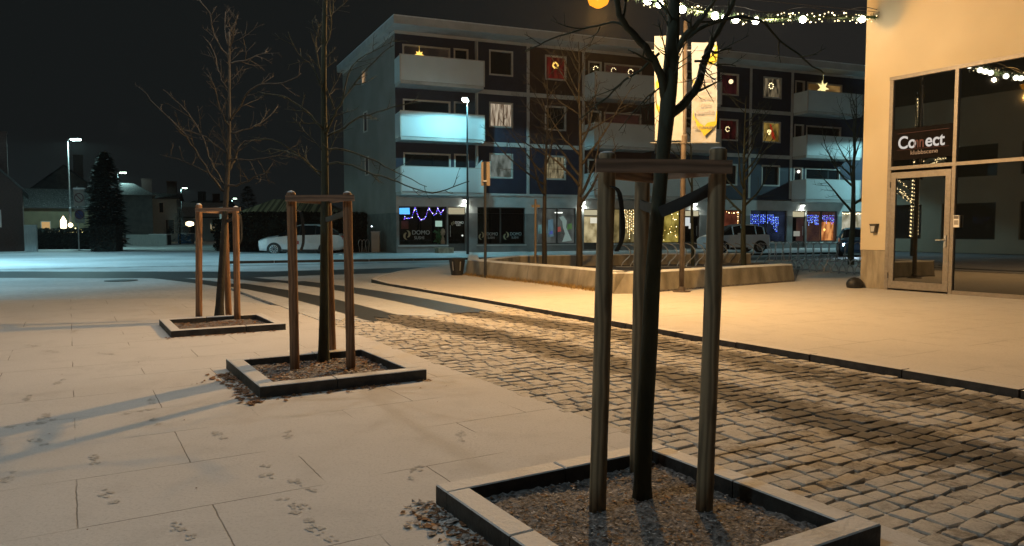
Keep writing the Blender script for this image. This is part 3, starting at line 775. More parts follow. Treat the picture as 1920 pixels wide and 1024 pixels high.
# middle support
a0 = gp(553, 698); b0 = gp(658, 696); m0 = gp(623, 672)
a1 = P(546, 360, 7.08); b1 = P(651, 361, 7.16); m1 = P(613, 374, 7.6)
bars = [(P(535, 372, 7.0), P(664, 371, 7.08), .06, .024), (P(552, 374, 7.17), P(618, 379, 7.66), .055, .024), (P(657, 370, 7.24), P(606, 378, 7.68), .055, .024)]
tree_support('brown tree support round the middle tree of the row', [a0, b0, m0], [a1, b1, m1], bars, [(P(650, 398, 7.12), P(612, 412, 7.5), .05)], 'post_warm', .045, None, (P(558, 395, 7.03), .38), 'bar')
traced_tree('bare_tree', 'middle bare tree of the row with a thin straight dark trunk', 7.55,
    [(606, 684, 31), (607, 655, 21), (608, 560, 17), (608, 460, 15), (609, 380, 15), (609, 300, 13), (608, 250, 12), (607, 180, 10), (607, 110, 10), (608, 50, 9), (610, -20, 8), (613, -150, 4)],
    [(7, 2, -.5, [(605, 238), (599, 236), (572, 207), (533, 183), (482, 172)]),
     (7, 2, .6, [(610, 258), (616, 254), (645, 239), (675, 219), (708, 211), (749, 197), (790, 192)]),
     (7, 2, -.5, [(610, 250), (616, 240), (628, 214), (643, 186), (668, 152), (701, 115), (738, 85)]),
     (4, 2, .3, [(626, 203), (612, 160), (597, 119), (592, 82), (597, 56), (606, 44)]),
     (5, 2, .8, [(611, 278), (645, 282), (690, 297), (720, 312), (757, 330), (800, 350)]),
     (5, 2, -.5, [(611, 308), (645, 306), (690, 323), (723, 334), (760, 346), (810, 362), (850, 352), (880, 340)]),
     (5, 2, -.7, [(606, 325), (582, 312), (560, 290), (510, 262), (470, 262)]),
     (4, 2, -.4, [(609, 90), (619, 56), (623, 20), (626, -10)]),
     (4, 1.5, .5, [(642, 188), (660, 125), (700, 97), (744, 74)]),
     (4, 1.5, .5, [(605, 335), (570, 300), (520, 280), (490, 285)]),
     (4, 1.5, -.5, [(609, 180), (590, 130), (560, 100), (540, 60)]),
    ], 'bark', 22, twl=.36, twn=5, depth=1)
# far support
a0 = gp(373, 604); b0 = gp(445, 603); m0 = gp(429, 597)
a1 = P(373, 383, 10.9); b1 = P(442, 388, 11.0); m1 = P(421, 394, 11.35)
bars = [(P(366, 394, 10.83), P(451, 392, 10.93), .055, .024), (P(374, 395, 11.0), P(424, 399, 11.45), .05, .024), (P(447, 394, 11.08), P(417, 398, 11.45), .05, .024)]
tree_support('farthest tree support, orange-brown posts round the thin tree', [a0, b0, m0], [a1, b1, m1], bars, [(P(444, 405, 11.0), P(426, 415, 11.1), .05)], 'post_warm', .047, None, (P(446, 400, 10.93), .45), 'bar')
traced_tree('bare_tree', 'farthest bare tree of the row with a wide spreading crown', 11.1,
    [(411, 604, 22), (412, 570, 15), (416, 500, 12), (420, 430, 11), (424, 370, 9), (428, 300, 8), (430, 240, 6), (430, 170, 5), (430, 100, 4), (430, 60, 3)],
    [(4, 2, -.6, [(430, 110), (412, 85), (400, 58), (392, 25), (374, 0)]), (3, 1.5, .3, [(430, 92), (424, 70), (423, 22)]),
     (3, 1.5, -.3, [(430, 92), (439, 62), (446, 30)]), (3, 1.5, .8, [(430, 168), (421, 160), (408, 129), (404, 101), (386, 74)]),
     (3, 1.5, -.8, [(430, 235), (422, 226), (408, 187), (402, 164), (391, 142)]), (4, 2, .4, [(430, 118), (451, 115), (475, 108), (501, 96)]),
     (5, 2, -.8, [(430, 228), (446, 205), (462, 177), (484, 160), (532, 156), (564, 138)]), (6, 2, .6, [(427, 325), (436, 308), (443, 294), (447, 277), (458, 265), (482, 261)]),
     (6, 2, -.8, [(420, 358), (412, 350), (384, 312), (357, 269), (341, 246), (283, 187), (265, 165)]), (5, 2, .9, [(422, 350), (410, 330), (396, 304), (384, 265), (361, 222), (337, 195), (306, 168)]),
     (4, 1.5, .3, [(426, 288), (384, 257), (357, 246), (335, 243)]), (5, 2, -.4, [(425, 348), (454, 345), (482, 330), (500, 326)]),
     (4, 1.5, .8, [(430, 250), (470, 240), (497, 226), (521, 199)]), (4, 1.5, -.8, [(428, 300), (470, 300), (520, 292), (560, 270)]), (4, 1.5, .8, [(425, 350), (390, 325), (350, 305), (300, 290)]),
    ], 'bark_far', 23, twl=.5, twn=6, depth=1, minr=.0013)

# ------------------------------------------------------------------ club building (right)
CBR = A - R(90)
cbl = ST(10.30, 15.35, 0.0)
club = thing('club_building', 'cream rendered building with tall dark glazing and a metal glass door', 'building', cbl, CBR)
# local x = 10.30 - u, y = into the building
w = MB()
HT = 9.0
w.box(0, .60, 0, .35, .92, HT)                 # pier left of the glazing
w.box(.60, 12, 0, .35, 4.66, HT)               # above the glazing
w.box(0, 12, .35, 11, .92, HT) if False else None
w.box(-.0, .35, .35, 11, .92, HT)              # end wall
w.box(.35, 12, 10.7, 11, .92, HT)
w.box(.35, 12, .35, 10.7, HT - .2, HT)         # roof slab
w.obj('wall', 'render', club)
b_ = MB(); b_.box(0.012, .60, .012, .35, 0, .915); b_.box(.012, .35, .35, 11, 0, .915); b_.box(.35, 12, 10.71, 10.99, 0, .915); b_.obj('plinth', 'concrete', club)
fb = MB(); fb.box(.35, 12, .36, 10.7, .062, .08); fb.obj('floor_slab', 'interior', club)
iw = MB(); iw.box(.60, 12, 3.0, 3.1, .08, 4.8); iw.box(.60, 12, .4, 3.0, 4.75, 4.85); iw.obj('interior_wall', 'signpanel', club)
gl = thing  # alias unused
fm = MB()
fm.box(.60, .68, -.012, .10, .06, 4.64)           # left jamb
fm.box(.60, 12, -.03, .10, 4.58, 4.655)           # head
for (x0, x1) in ((.68, 1.98), (2.05, 6.6), (6.68, 11.9)): fm.box(x0, x1, -.015, .10, 2.66, 2.73)
fm.box(1.98, 2.05, -.02, .10, .06, 4.58); fm.box(6.60, 6.68, -.02, .10, .06, 4.58); fm.box(4.30, 4.36, -.012, .09, .14, 2.66)
fm.box(2.05, 12, -.012, .10, .06, .14)
fm.obj('window_frame', 'alu', club)
gp_ = MB()
for (x0, x1, z0, z1) in ((.68, 1.98, 2.73, 4.58), (2.05, 6.60, 2.73, 4.58), (6.68, 11.9, 2.73, 4.58)):
    gp_.box(x0, x1, .03, .045, z0, z1)
gp_.obj('upper_pane', 'glassdark', club)
gp2 = MB()
for (x0, x1) in ((2.05, 4.30), (4.36, 6.60), (6.68, 11.9)): gp2.box(x0, x1, .03, .045, .14, 2.66)
gp2.obj('lower_pane', 'glassdark', club)
dr_ = MB()
dr_.box(.69, .80, -.02, .06, .10, 2.60); dr_.box(1.86, 1.97, -.02, .06, .10, 2.60); dr_.box(.80, 1.86, -.02, .06, 2.47, 2.60); dr_.box(.80, 1.86, -.02, .06, .10, .26)
door = dr_.obj('door', 'alu', club)
MB().box(.80, 1.86, .01, .02, .26, 2.47).obj('door_pane', 'glassdark', door)
hd = MB(); hd.box(1.875, 1.92, -.045, -.02, 1.02, 1.26); hd.tube([(1.895, -.04, 1.16), (1.895, -.085, 1.16), (1.73, -.085, 1.155)], .011, 8); hd.obj('handle', 'steel', door)
hg = MB()
for z in (.32, 2.28): MB().box(.682, .70, -.04, -.02, z, z + .12).obj('hinge', 'alu_dark', door)
kpd = MB(); kpd.box(2.06, 2.17, -.05, -.012, 1.42, 1.66); k_ = kpd.obj('keypad', 'ceramic', club); MB().box(2.075, 2.155, -.056, -.05, 1.47, 1.56).obj('keypad_buttons', 'printgrey', k_); MB().box(2.07, 2.16, -.056, -.05, 1.59, 1.65).obj('keypad_screen', 'printdark', k_)
sp = MB(); sp.box(.70, 1.96, -.005, .02, 2.86, 3.52); sg = sp.obj('club_sign', 'signpanel', club)
M['letterwhite'] = emit('backlit_white_lettering', (1.0, .90, .80), .62)
M['lettergrey'] = mat('grey_lettering', (.26, .22, .22), (.30, .26, .26), .6)
text('lettering', 'Co', .37, 'letterwhite', sg, (.82, -.012, 3.10), sx=.86, offset=.006)
text('lettering', 'nn', .33, 'signred', sg, (1.17, -.012, 3.10), sx=.68, offset=.006)
text('lettering', 'ect', .37, 'letterwhite', sg, (1.41, -.012, 3.10), sx=.86, offset=.006)
text('lettering', 'klubbscene', .125, 'lettergrey', sg, (1.10, -.012, 2.955), sx=1.04)
dt = MB()
for z in (3.07, 3.42): dt.box(.80, 1.90, -.009, -.0052, z, z + .006)
dt.obj('sign_lines', 'signred', sg)
wl = MB(); wl.plate([(.26, 1.50), (.44, 1.50), (.42, 1.46), (.40, 1.30), (.30, 1.30), (.28, 1.46)], -.10, .0)
wl_o = wl.obj('wall_light', 'alu_dark', club); MB().plate([(.30, 1.45), (.40, 1.45), (.385, 1.33), (.315, 1.33)], -.112, -.101).obj('light_cover', 'paleconc', wl_o)
bs = MB(); bs.ball((0, 0, 0), .17, 8); o = bs.obj('boulder', 'darkmetal', None, ST(10.30, 15.18, .14), smooth=True); o.scale = (1.1, .9, .95)
tag(o, 'small dark rounded block at the foot of the cream building corner', 'corner stone')

# ------------------------------------------------------------------ apartment house
apt = thing('apartment_building', 'three storeys of flats over shops, navy and burgundy panels with pale balconies', 'building', P0, FR)
BL = 35.0; TOP = 12.05
def wall_holes(mb, x0, x1, z0, z1, holes, y=0.0, depth=.16):
    xs = sorted(set([x0, x1] + [h[i] for h in holes for i in (0, 1)])); xs = [x for x in xs if x0 <= x <= x1]
    zs = sorted(set([z0, z1] + [h[i] for h in holes for i in (2, 3)])); zs = [z for z in zs if z0 <= z <= z1]
    for i in range(len(xs) - 1):
        for j in range(len(zs) - 1):
            cx, cz = (xs[i] + xs[i + 1]) / 2, (zs[j] + zs[j + 1]) / 2
            if any(h[0] < cx < h[1] and h[2] < cz < h[3] for h in holes): continue
            mb.quad((xs[i], y, zs[j]), (xs[i + 1], y, zs[j]), (xs[i + 1], y, zs[j + 1]), (xs[i], y, zs[j + 1]))
    for a, b, c, d_ in holes:
        mb.quad((a, y, c), (a, y + depth, c), (a, y + depth, d_), (a, y, d_)); mb.quad((b, y, c), (b, y, d_), (b, y + depth, d_), (b, y + depth, c))
        mb.quad((a, y, c), (b, y, c), (b, y + depth, c), (a, y + depth, c)); mb.quad((a, y, d_), (a, y + depth, d_), (b, y + depth, d_), (b, y, d_))
FZ = [3.38, 6.31, 9.27]                                  # floor levels
wins = {}
def win(s0, s1, k, zb, zt, kind, split=None): wins.setdefault(k, []).append((s0, s1, zb, zt, kind, split))
for k in range(3):
    z0 = FZ[k]
    win(5.47, 6.95, k, z0 + .95, z0 + 2.40, ['w1low', 'w1mid', 'dark'][k])
    win(8.98, 10.38, k, z0 + .95, z0 + 2.40, ['w2low', 'dark', 'red'][k])
    win(21.5, 23.0, k, z0 + .90, z0 + 2.32, ['dark', 'redim', 'reddark'][k])
    win(25.0, 26.55, k, z0 + .92, z0 + 2.34, ['dark', 'warmroom', 'candle'][k])
    for (a, b, dd0, dd1, kk) in ((.42, 3.15, 3.35, 4.22, 0), (12.94, 15.58, 11.84, 12.76, 1), (17.2, 19.7, 19.9, 20.8, 2), (28.75, 31.9, 27.72, 28.55, 3)):
        win(a, b, k, z0 + .75, z0 + 2.25, {(0, 2): 'brownroom', (1, 2): 'redroom', (1, 1): 'redroom', (3, 2): 'goldroom'}.get((kk, k), 'dark'))
        win(dd0, dd1, k, z0 + .12, z0 + 2.28, 'dark')
M['r_dark'] = M['glasspane']
M['r_w1mid'] = curtain('cream_lit_curtain', (.16, .10, .06), (.80, .66, .48), .62, 9)
M['r_w1low'] = curtain('pale_lit_curtain', (.10, .12, .10), (.34, .40, .36), .42, 3)
M['r_w2low'] = curtain('patterned_lit_curtain', (.05, .04, .02), (.62, .52, .30), .40, 6, 6)
M['r_red'] = curtain('red_lit_curtain', (.03, .003, .003), (.13, .010, .008), .6, 5)
M['r_redim'] = curtain('dim_red_curtain', (.008, .002, .002), (.045, .006, .006), .6, 5)
M['r_reddark'] = curtain('dark_red_curtain', (.006, .002, .003), (.045, .007, .010), .5, 4)
M['r_redroom'] = curtain('dim_red_room', (.009, .004, .003), (.022, .008, .006), 1.0, 1)
M['r_brownroom'] = curtain('dim_brown_room', (.012, .009, .007), (.035, .022, .012), 1.0, 1)
M['r_goldroom'] = curtain('gold_lit_room', (.06, .032, .009), (.20, .115, .036), 1.0, 1)
M['r_warmroom'] = curtain('warm_lit_room', (.10, .06, .012), (.34, .22, .05), .7, 2)
M['r_candle'] = curtain('candle_lit_net_curtain', (.02, .018, .012), (.22, .17, .10), .7, 5)
bays = [(0, 4.75, ['navy', 'navy', 'navy']), (4.75, 7.88, ['navy', 'navy', 'navy']), (7.88, 11.5, ['burgundy', 'burgundy', 'burgundy']), (11.5, 16.35, ['burgundy', 'burgundy', 'burgundy']), (16.35, 21.1, ['navy', 'navy', 'navy']),
        (21.1, 23.96, ['navy', 'navy', 'navy']), (23.96, 27.5, ['navy', 'navy', 'navy']), (27.5, BL, ['navy', 'navy', 'navy'])]
for (s0, s1, cols) in bays:
    for k in range(3):
        z0 = FZ[k]; z1 = FZ[k + 1] if k < 2 else TOP
        hs = [(a, b, c, d_) for (a, b, c, d_, kd, sp_) in wins[k] if s0 <= a and b <= s1]
        mb = MB(); wall_holes(mb, s0, s1, z0, z1, hs, depth=.14)
        cc = cols[k]
        if (s0, k) == (7.88, 0): cc = 'navy'
        mb.obj('facade_panel', cc, apt)
for k in range(3):
    for (a, b, c, d_, kd, sp_) in wins[k]:
        f = MB(); t = .09
        f.box(a, a + t, -.02, .10, c, d_); f.box(b - t, b, -.02, .10, c, d_); f.box(a + t, b - t, -.02, .10, c, c + t); f.box(a + t, b - t, -.02, .10, d_ - t, d_)
        fo = f.obj('window', 'whiteframe', apt)
        g_ = MB(); g_.box(a + t, b - t, .115, .125, c + t, d_ - t)
        if kd != 'dark':
            g_.obj('lit_curtain', 'r_' + kd, fo)
        else: g_.obj('pane', 'glasspane', fo)
# pale bands and pilasters
bd = MB()
for z in FZ[1:]:
    for (a, b) in ((4.72, 7.80), (7.98, 11.5), (21.1, 23.88), (24.06, 27.42)): MB().box(a, b, -.05, .02, z - .14, z + .10).obj('floor_band', 'paleconc', apt)
bd.box(4.72, 11.6, -.07, .02, FZ[0] - .05, FZ[0] + .08); bd.obj('floor_band', 'paleconc', apt)
pl_ = MB()
for s in (7.89, 23.97, 11.52, 27.46, 4.70, 21.10): MB().box(s - .085, s + .085, -.055, .02, FZ[0] + .08, TOP).obj('pilaster', 'paleconc', apt)
# body: gable, back, roof
side = MB()
B1 = Vector((-.95, 12.0, 0)); B0 = Vector((0, 0, 0)); 
side.quad((B1.x, B1.y, 2.3), (0, 0.0, 2.3), (0, 0.0, TOP), (B1.x, B1.y, TOP))
side.quad((BL, 0, -.04), (BL + .5, 12, -.04), (BL + .5, 12, TOP), (BL, 0, TOP)); side.quad((BL + .5, 12, -.04), (B1.x, B1.y, -.04), (B1.x, B1.y, TOP), (BL + .5, 12, TOP))
side.obj('gable_wall', 'gable', apt)
sb = MB(); sb.quad((B1.x, B1.y, -.04), (0, 0, -.04), (0, 0, 2.3), (B1.x, B1.y, 2.3)); sb.obj('gable_base', 'greybase', apt)
rf = MB(); rf.prism([(-.35, -1.35), (BL + .3, -1.35), (BL + .8, 12.3), (-1.3, 12.3)], 12.22, 12.62); rf.prism([(-.02, -.02), (BL, -.02), (BL + .5, 12.), (-.96, 12.)], TOP, 12.22)
rf.obj('roof', 'paleconc', apt)
rs = MB(); rs.prism([(-.35, -1.35), (BL + .3, -1.35), (BL + .8, 12.3), (-1.3, 12.3)], 12.624, 12.68); rs.obj('roof_snow', 'snow', apt)
# gable windows
for (px, y0, y1, lit) in ((686, 136, 162, True), (688, 212, 250, False), (690, 295, 330, False)):
    # local point on the gable line: parameter t
    tt = (-((px - 960) / 1386.0)) ; best = None
    for i in range(200):
        q = apt.location + Matrix.Rotation(FR, 3, 'Z') @ (B1 * (i / 200)); x = 960 + 1386 * q.x / q.y
        if best is None or abs(x - px) < best[0]: best = (abs(x - px), i / 200, q.y)
    t0 = best[1]; z0 = H + (430 - y1) / 1386 * best[2]; z1 = H + (430 - y0) / 1386 * best[2]
    q = B1 * t0; dn = B1.normalized(); nn = Vector((-dn.y, dn.x, 0))
    Mx = Matrix.Translation(q) @ Matrix((dn, Vector((dn.y, -dn.x, 0)), Vector((0, 0, 1)))).transposed().to_4x4()
    f = MB(); f.box(-.45, -.36, -.03, .05, z0, z1, Mx); f.box(.36, .45, -.03, .05, z0, z1, Mx); f.box(-.36, .36, -.03, .05, z0, z0 + .07, Mx); f.box(-.36, .36, -.03, .05, z1 - .07, z1, Mx)
    fo = f.obj('window', 'whiteframe', apt); g_ = MB(); g_.box(-.36, .36, -.012, .03, z0 + .07, z1 - .07, Mx); g_.obj('pane' if not lit else 'lit_curtain', 'glasspane' if not lit else curtain('warm_gable_curtain', (.30, .18, .09), (.55, .36, .2), .8, 3), fo)
# balconies
def balcony(s0, s1, k, left_side, right_side):
    z = FZ[k]; mb = MB()
    mb.box(s0, s1, -1.30, -.002, z - .14, z + .03)
    bo = mb.obj('balcony', 'paleconc', apt)
    f = MB(); f.box(s0, s1, -1.34, -1.30, z - .10 if k == 9 else z + .04, z + 1.36); 
    f.box(s0 - .03, s0 + .01, -1.30, -.01, z + .04, z + 1.36) ; f.box(s1 - .01, s1 + .03, -1.30, -.01, z + .04, z + 1.36)
    f.obj('balcony_panel', 'balcony', bo)
    r_ = MB()
    r_.box(s0 - .05, s0 + .02, -1.36, -1.30, z - .02, z + 1.40); r_.box(s1 - .02, s1 + .05, -1.36, -1.30, z - .02, z + 1.40); r_.box(s0, s1, -1.355, -1.295, z + 1.36, z + 1.40)
    r_.obj('balcony_rail', 'whiteframe', bo)
    d_ = MB(); zt = z + (2.93 if k < 2 else 2.9)
    if left_side: d_.box(s0 - .02, s0 + .06, -1.28, -.01, z + 1.41, zt - .12)
    if right_side: d_.box(s1 - .06, s1 + .02, -.30, -.01, z + .04, zt - .12)
    d_.obj('balcony_divider', 'paleconc', bo)
for k in range(3):
    balcony(0.0, 4.68, k, False, True); balcony(11.62, 15.72, k, False, False); balcony(16.6, 20.6, k, False, False); balcony(27.62, 32.4, k, False, False)
pr = MB(); pr.plate([(4.28, 4.90), (4.62, 5.25), (4.62, 4.76), (4.15, 4.76)], -1.2, -1.18)
pr.plate([(0, 0), (0, 0), (0, 0)], 0, 0) if False else None
o = pr.obj('folded_sunshade', 'balcony', None, apt.location, FR); tag(o, 'pale folded screen standing up at the right end of the lowest left balcony', 'sunshade')
pr = MB(); pr.lathe([(.02, 0), (.05, .1), (.24, .75), (.10, 1.05), (.02, 1.55)], 8, (4.32, -.7, FZ[2] + .1)); o = pr.obj('closed_parasol', 'navy', None, apt.location, FR)
tag(o, 'dark blue closed parasol on the top left balcony', 'parasol')

# ground floor
shops = [  # s0, s1, z0, z1, kind
 (.15, 2.92, .5, 2.66, 'sushi_a'), (2.98, 4.05, .14, 2.66, 'door_a'), (4.74, 7.73, .5, 2.66, 'sushi_b'), (8.52, 11.08, .5, 2.66, 'grey'), (11.62, 12.85, .14, 2.62, 'door_b'),
 (13.3, 16.2, .5, 2.66, 'icicle'), (16.6, 18.6, .5, 2.66, 'yellow'), (18.95, 20.1, .14, 2.62, 'door_c'), (21.2, 23.4, .5, 2.66, 'redshop'), (24.18, 27.27, .5, 2.66, 'blueshop'),
 (27.75, 28.92, .14, 2.66, 'door_d'), (29.0, 31.8, .5, 2.66, 'orange'), (32.2, 34.6, .5, 2.66, 'white')]
gw = MB(); wall_holes(gw, 0, BL, 2.3, 3.33, [(a, b, 2.3, d_) for a, b, c, d_, k in shops], depth=.25); gw.obj('shop_front_band', 'paleconc', apt)
gw = MB(); wall_holes(gw, 0, BL, -.04, 2.3, [(a, b, c, 2.3) for a, b, c, d_, k in shops], depth=.25); gw.obj('shop_front_wall', mat('grey_shop_wall', (.16, .17, .17), (.21, .22, .22), .85, scale=2, bump=.2), apt)
sl = MB()
for a, b, c, d_, k in shops:
    if not k.startswith('door'): MB().box(a - .05, b + .05, -.07, -.002, c - .08, c - .012).obj('window_sill', 'paleconc', apt)
EM = {'sushi_a': None, 'sushi_b': None, 'grey': ((.04, .045, .042), (.10, .115, .105), .8), 'icicle': ((.08, .06, .02), (.40, .30, .12), .7), 'yellow': ((.18, .13, .02), (.55, .42, .09), .8),
      'redshop': ((.05, .012, .006), (.16, .04, .02), .9), 'blueshop': ((.004, .006, .012), (.014, .022, .045), 1.0), 'orange': ((.03, .015, .015), (.06, .03, .02), 1.0), 'white': ((.28, .26, .16), (.75, .72, .55), .8),
      'door_b': ((.25, .19, .08), (.75, .62, .34), .8), 'door_c': None, 'door_d': None, 'door_a': None}
shop_parts = {}
for a, b, c, d_, k in shops:
    fr = MB(); t = .05
    fr.box(a, a + t, .10, .17, c, d_); fr.box(b - t, b, .10, .17, c, d_); fr.box(a + t, b - t, .10, .17, c, c + t); fr.box(a + t, b - t, .10, .17, d_ - t, d_)
    if k in ('grey', 'icicle', 'blueshop', 'orange', 'sushi_b'): m_ = {'grey': 9.85, 'icicle': 14.2, 'blueshop': 25.6, 'orange': 30.4, 'sushi_b': 6.2}[k]; fr.box(m_ - .04, m_ + .04, .10, .17, c + t, d_ - t)
    isd = k.startswith('door')
    if isd:
        fr.box(a + t, b - t, .10, .17, 2.16, 2.24); fr.box(a + t, b - t, .11, .16, c + t, c + .42)
    fo = fr.obj('shop_door' if isd else 'shop_window', 'alu_dark', apt); shop_parts[k] = fo
    zt_ = d_ - t if not isd else 2.16; zb_ = c + (.42 if isd else t); MB().quad((a + t, .135, zb_), (b - t, .135, zb_), (b - t, .135, zt_), (a + t, .135, zt_)).obj('pane', 'glassclear', fo)
    if isd:
        MB().box(a + t, b - t, .13, .14, 2.24, d_ - t).obj('transom_pane', emit('lit_transom_' + k, (.95, .85, .55), .40 if k == 'door_a' else .5), fo)
        h_ = MB(); h_.tube([(b - .2 if k != 'door_a' else a + .15, .07, .95), (b - .2 if k != 'door_a' else a + .15, .07, 1.6)], .02, 6); h_.obj('handle', 'steel', fo)
    room = MB(); D = .9
    room.quad((a - .1, D, c - .1), (b + .1, D, c - .1), (b + .1, D, d_ + .1), (a - .1, D, d_ + .1)); room.quad((a - .02, .2, c - .1), (b + .02, .2, c - .1), (b + .1, D, c - .1), (a - .1, D, c - .1)); room.quad((a - .1, .2, d_ + .1), (b + .1, .2, d_ + .1), (b + .1, D, d_ + .1), (a - .1, D, d_ + .1))
    room.quad((a - .1, .2, c - .1), (a - .1, D, c - .1), (a - .1, D, d_ + .1), (a - .1, .2, d_ + .1)); room.quad((b + .1, .2, c - .1), (b + .1, D, c - .1), (b + .1, D, d_ + .1), (b + .1, .2, d_ + .1))
    em = EM[k]
    room.obj('shop_interior', curtain('lit_interior_' + k, em[0], em[1], em[2], 1.6, 5) if em else 'signpanel', fo)
# canopy lamps over the doors with their light
for s, e_ in ((3.95, 60), (11.5, 70), (19.6, 60), (28.5, 60)):
    t_ = thing('wall_lamp', {3.95: 'round white lamp under the leftmost balcony above the sushi shop door', 11.5: 'white lamp above the lit door behind the near left post', 19.6: 'white lamp above the dark door left of the light blue car', 28.5: 'round white lamp above the door left of the orange-lit window'}[s], 'lamp', FB(s, 0, 3.02), FR, 'white lamps above the shop doors')
    MB().lathe([(.10, .10), (.13, .05), (.13, .02)], 12, (0, -.14, 0)).obj('lamp_housing', 'steel', t_); MB().lathe([(.05, -.10), (.11, -.05), (.13, .02)], 12, (0, -.14, 0)).obj('lamp_shade', 'walllamp', t_); MB().box(-.03, .03, -.14, 0, .06, .11).obj('bracket', 'steel', t_)
    light('SPOT', (0, -.16, -.12), e_, (.93, 1.0, .88), .08, t_, spot=R(165), blend=.6)
# sushi shop lettering and logos
def logo(parent, x, z, s, m='gold', y=.118):
    mb = MB()
    for sg_ in (0, math.pi):
        outer, inner = [], []
        for i in range(9):
            t = i / 8; an = sg_ + math.pi * (.55 + 1.0 * t); ro = s * .5; ri = s * (.5 - .30 * math.sin(math.pi * min(1, t * .9 + .1)) ** .8)
            dz_ = s * (-.14 if sg_ == 0 else .14); outer.append((x + ro * math.cos(an), z + dz_ + ro * math.sin(an))); inner.append((x + ri * math.cos(an), z + dz_ + ri * math.sin(an)))
        for i in range(8):
            mb.quad((outer[i][0], y, outer[i][1]), (outer[i + 1][0], y, outer[i + 1][1]), (inner[i + 1][0], y, inner[i + 1][1]), (inner[i][0], y, inner[i][1]))
    return mb.obj('logo', m, parent)
wa = shop_parts['sushi_a']; wb = shop_parts['sushi_b']; wd = shop_parts['door_a']
logo(wa, .62, 1.06, .42); text('lettering', 'DOMO', .33, 'decal', wa, (.90, .118, 1.09), sx=1.0); text('lettering', 'SUSHI', .25, 'decal', wa, (1.03, .118, .82), sx=.9)
logo(wb, 5.02, 1.0, .36); text('lettering', 'DOMO', .26, 'decal', wb, (5.34, .118, 1.02), sx=.85); text('lettering', 'SUSHI', .20, 'decal', wb, (5.40, .118, .82), sx=.85)
logo(wb, 6.56, 1.0, .36); text('lettering', 'DOMO', .26, 'decal', wb, (6.80, .118, 1.02), sx=.9); text('lettering', 'SUSHI', .20, 'decal', wb, (6.90, .118, .82), sx=.85)
M['decalwhite'] = mat('white_decal', (.7, .7, .68), (.76, .76, .74), .6)
logo(wd, 3.30, 1.72, .2, 'gold'); text('lettering', 'DOMO', .19, 'decalwhite', wd, (3.43, .118, 1.70), sx=.85, offset=.006); text('lettering', 'SUSHI', .12, 'decalwhite', wd, (3.50, .118, 1.58), sx=.8, offset=.004)
def local_obj(mb, name, m, label, cat, group=None, kind=None):
    o = mb.obj(name, m, None, apt.location, FR); tag(o, label, cat, group, kind); return o
local_obj(MB().plate([(.20, 2.56), (.80, 2.58), (.82, 2.22), (.22, 2.22)], .22, .26), 'lit_sign', 'neon', 'blue glowing sign in the top left corner of the sushi window', 'sign')
local_obj(MB().box(2.28, 2.68, .18, .19, 1.53, 1.86), 'poster', emit('lit_pale_poster', (.55, .85, .70), .6), 'pale green notice in the window beside the sushi shop door', 'poster')
local_obj(MB().box(.35, .75, .3, .33, 1.4, 1.85), 'poster', mat('dull_red_poster', (.12, .03, .02), (.2, .05, .04), .8), 'dull red picture low under the blue glowing sign', 'poster')
pm = MB(); r = random.Random(5)
for i in range(46):
    a = r.uniform(0, 6.28); l = r.uniform(.12, .34); z = .6 + r.uniform(0, .75)
    pm.add([(2.48, .3, z), (2.48 + math.cos(a) * l * .6, .3 + .1 * math.sin(a), z + .10), (2.48 + math.cos(a) * l, .3 + .12 * math.sin(a), z - .05)], [(0, 1, 2)])
pm.tube([(2.48, .3, .5), (2.48, .3, 1.5)], .02, 5); local_obj(pm, 'potted_plant', 'plant', 'green plant in the window left of the sushi shop door', 'plant')
local_obj(MB().lathe([(.06, 0), (.12, .06), (.13, .18), (.09, .3), (.10, .36), (.04, .5), (.12, .56), (.15, .72), (.10, .88), (.03, .92)], 10, (2.75, .3, .5)), 'lucky_figurine', mat('ivory_glaze', (.5, .48, .4), (.6, .57, .48), .4), 'ivory rounded figurine in the window next to the sushi shop door', 'figurine')
bx = MB(); bx.box(2.1, 3.0, -1.0, -.30, .06, .30); bx.box(2.05, 3.0, -1.05, -.27, .30, .36); local_obj(bx, 'step_block', 'concrete', 'low concrete bench block under the window left of the sushi door', 'bench')
local_obj(MB().box(2.98, 4.08, -.35, 0, .06, .13), 'doorstep', 'coping', 'snowy step in front of the sushi shop door', 'step')
local_obj(MB().ball((3.86, .10, 1.02), .07, 6), 'door_sticker', emit('white_round_sticker', (.9, .95, .85), .8), 'small round white sign low on the sushi shop door', 'sticker')

def string_lights(name, pts, mats, label, size=.028, group='strings of fairy lights in the shop windows'):
    root = thing(name, label, 'fairy lights', apt.location + Matrix.Rotation(FR, 3, 'Z') @ Vector(pts[0]), FR, group)
    p0 = Vector(pts[0]); by = {}
    for i, p in enumerate(pts):
        by.setdefault(mats[i % len(mats)], MB()).ball(Vector(p) - p0, size * rng.uniform(.7, 1.2))
    for m_, mb in by.items(): o = mb.obj('bulbs', m_, root); o['kind'] = 'stuff'
    MB().tube([Vector(p) - p0 for p in pts], .004, 4).obj('cord', 'rubber', root)
pts = []
zig = [(.55, 2.20), (.50, 1.95), (.72, 1.98), (.95, 2.05), (1.05, 2.4), (1.12, 2.62), (1.2, 2.4), (1.3, 2.1), (1.42, 1.9), (1.62, 1.95), (1.75, 2.1), (1.85, 2.45), (1.92, 2.6), (2.0, 2.45), (2.2, 2.2), (2.35, 2.3), (2.42, 2.58), (2.5, 2.45), (2.62, 2.25), (2.75, 2.45), (2.8, 2.58)]
for i in range(len(zig) - 1):
    for t in (0, .33, .66): pts.append((zig[i][0] + (zig[i + 1][0] - zig[i][0]) * t, .21, zig[i][1] + (zig[i + 1][1] - zig[i][1]) * t + rng.uniform(-.03, .03)))
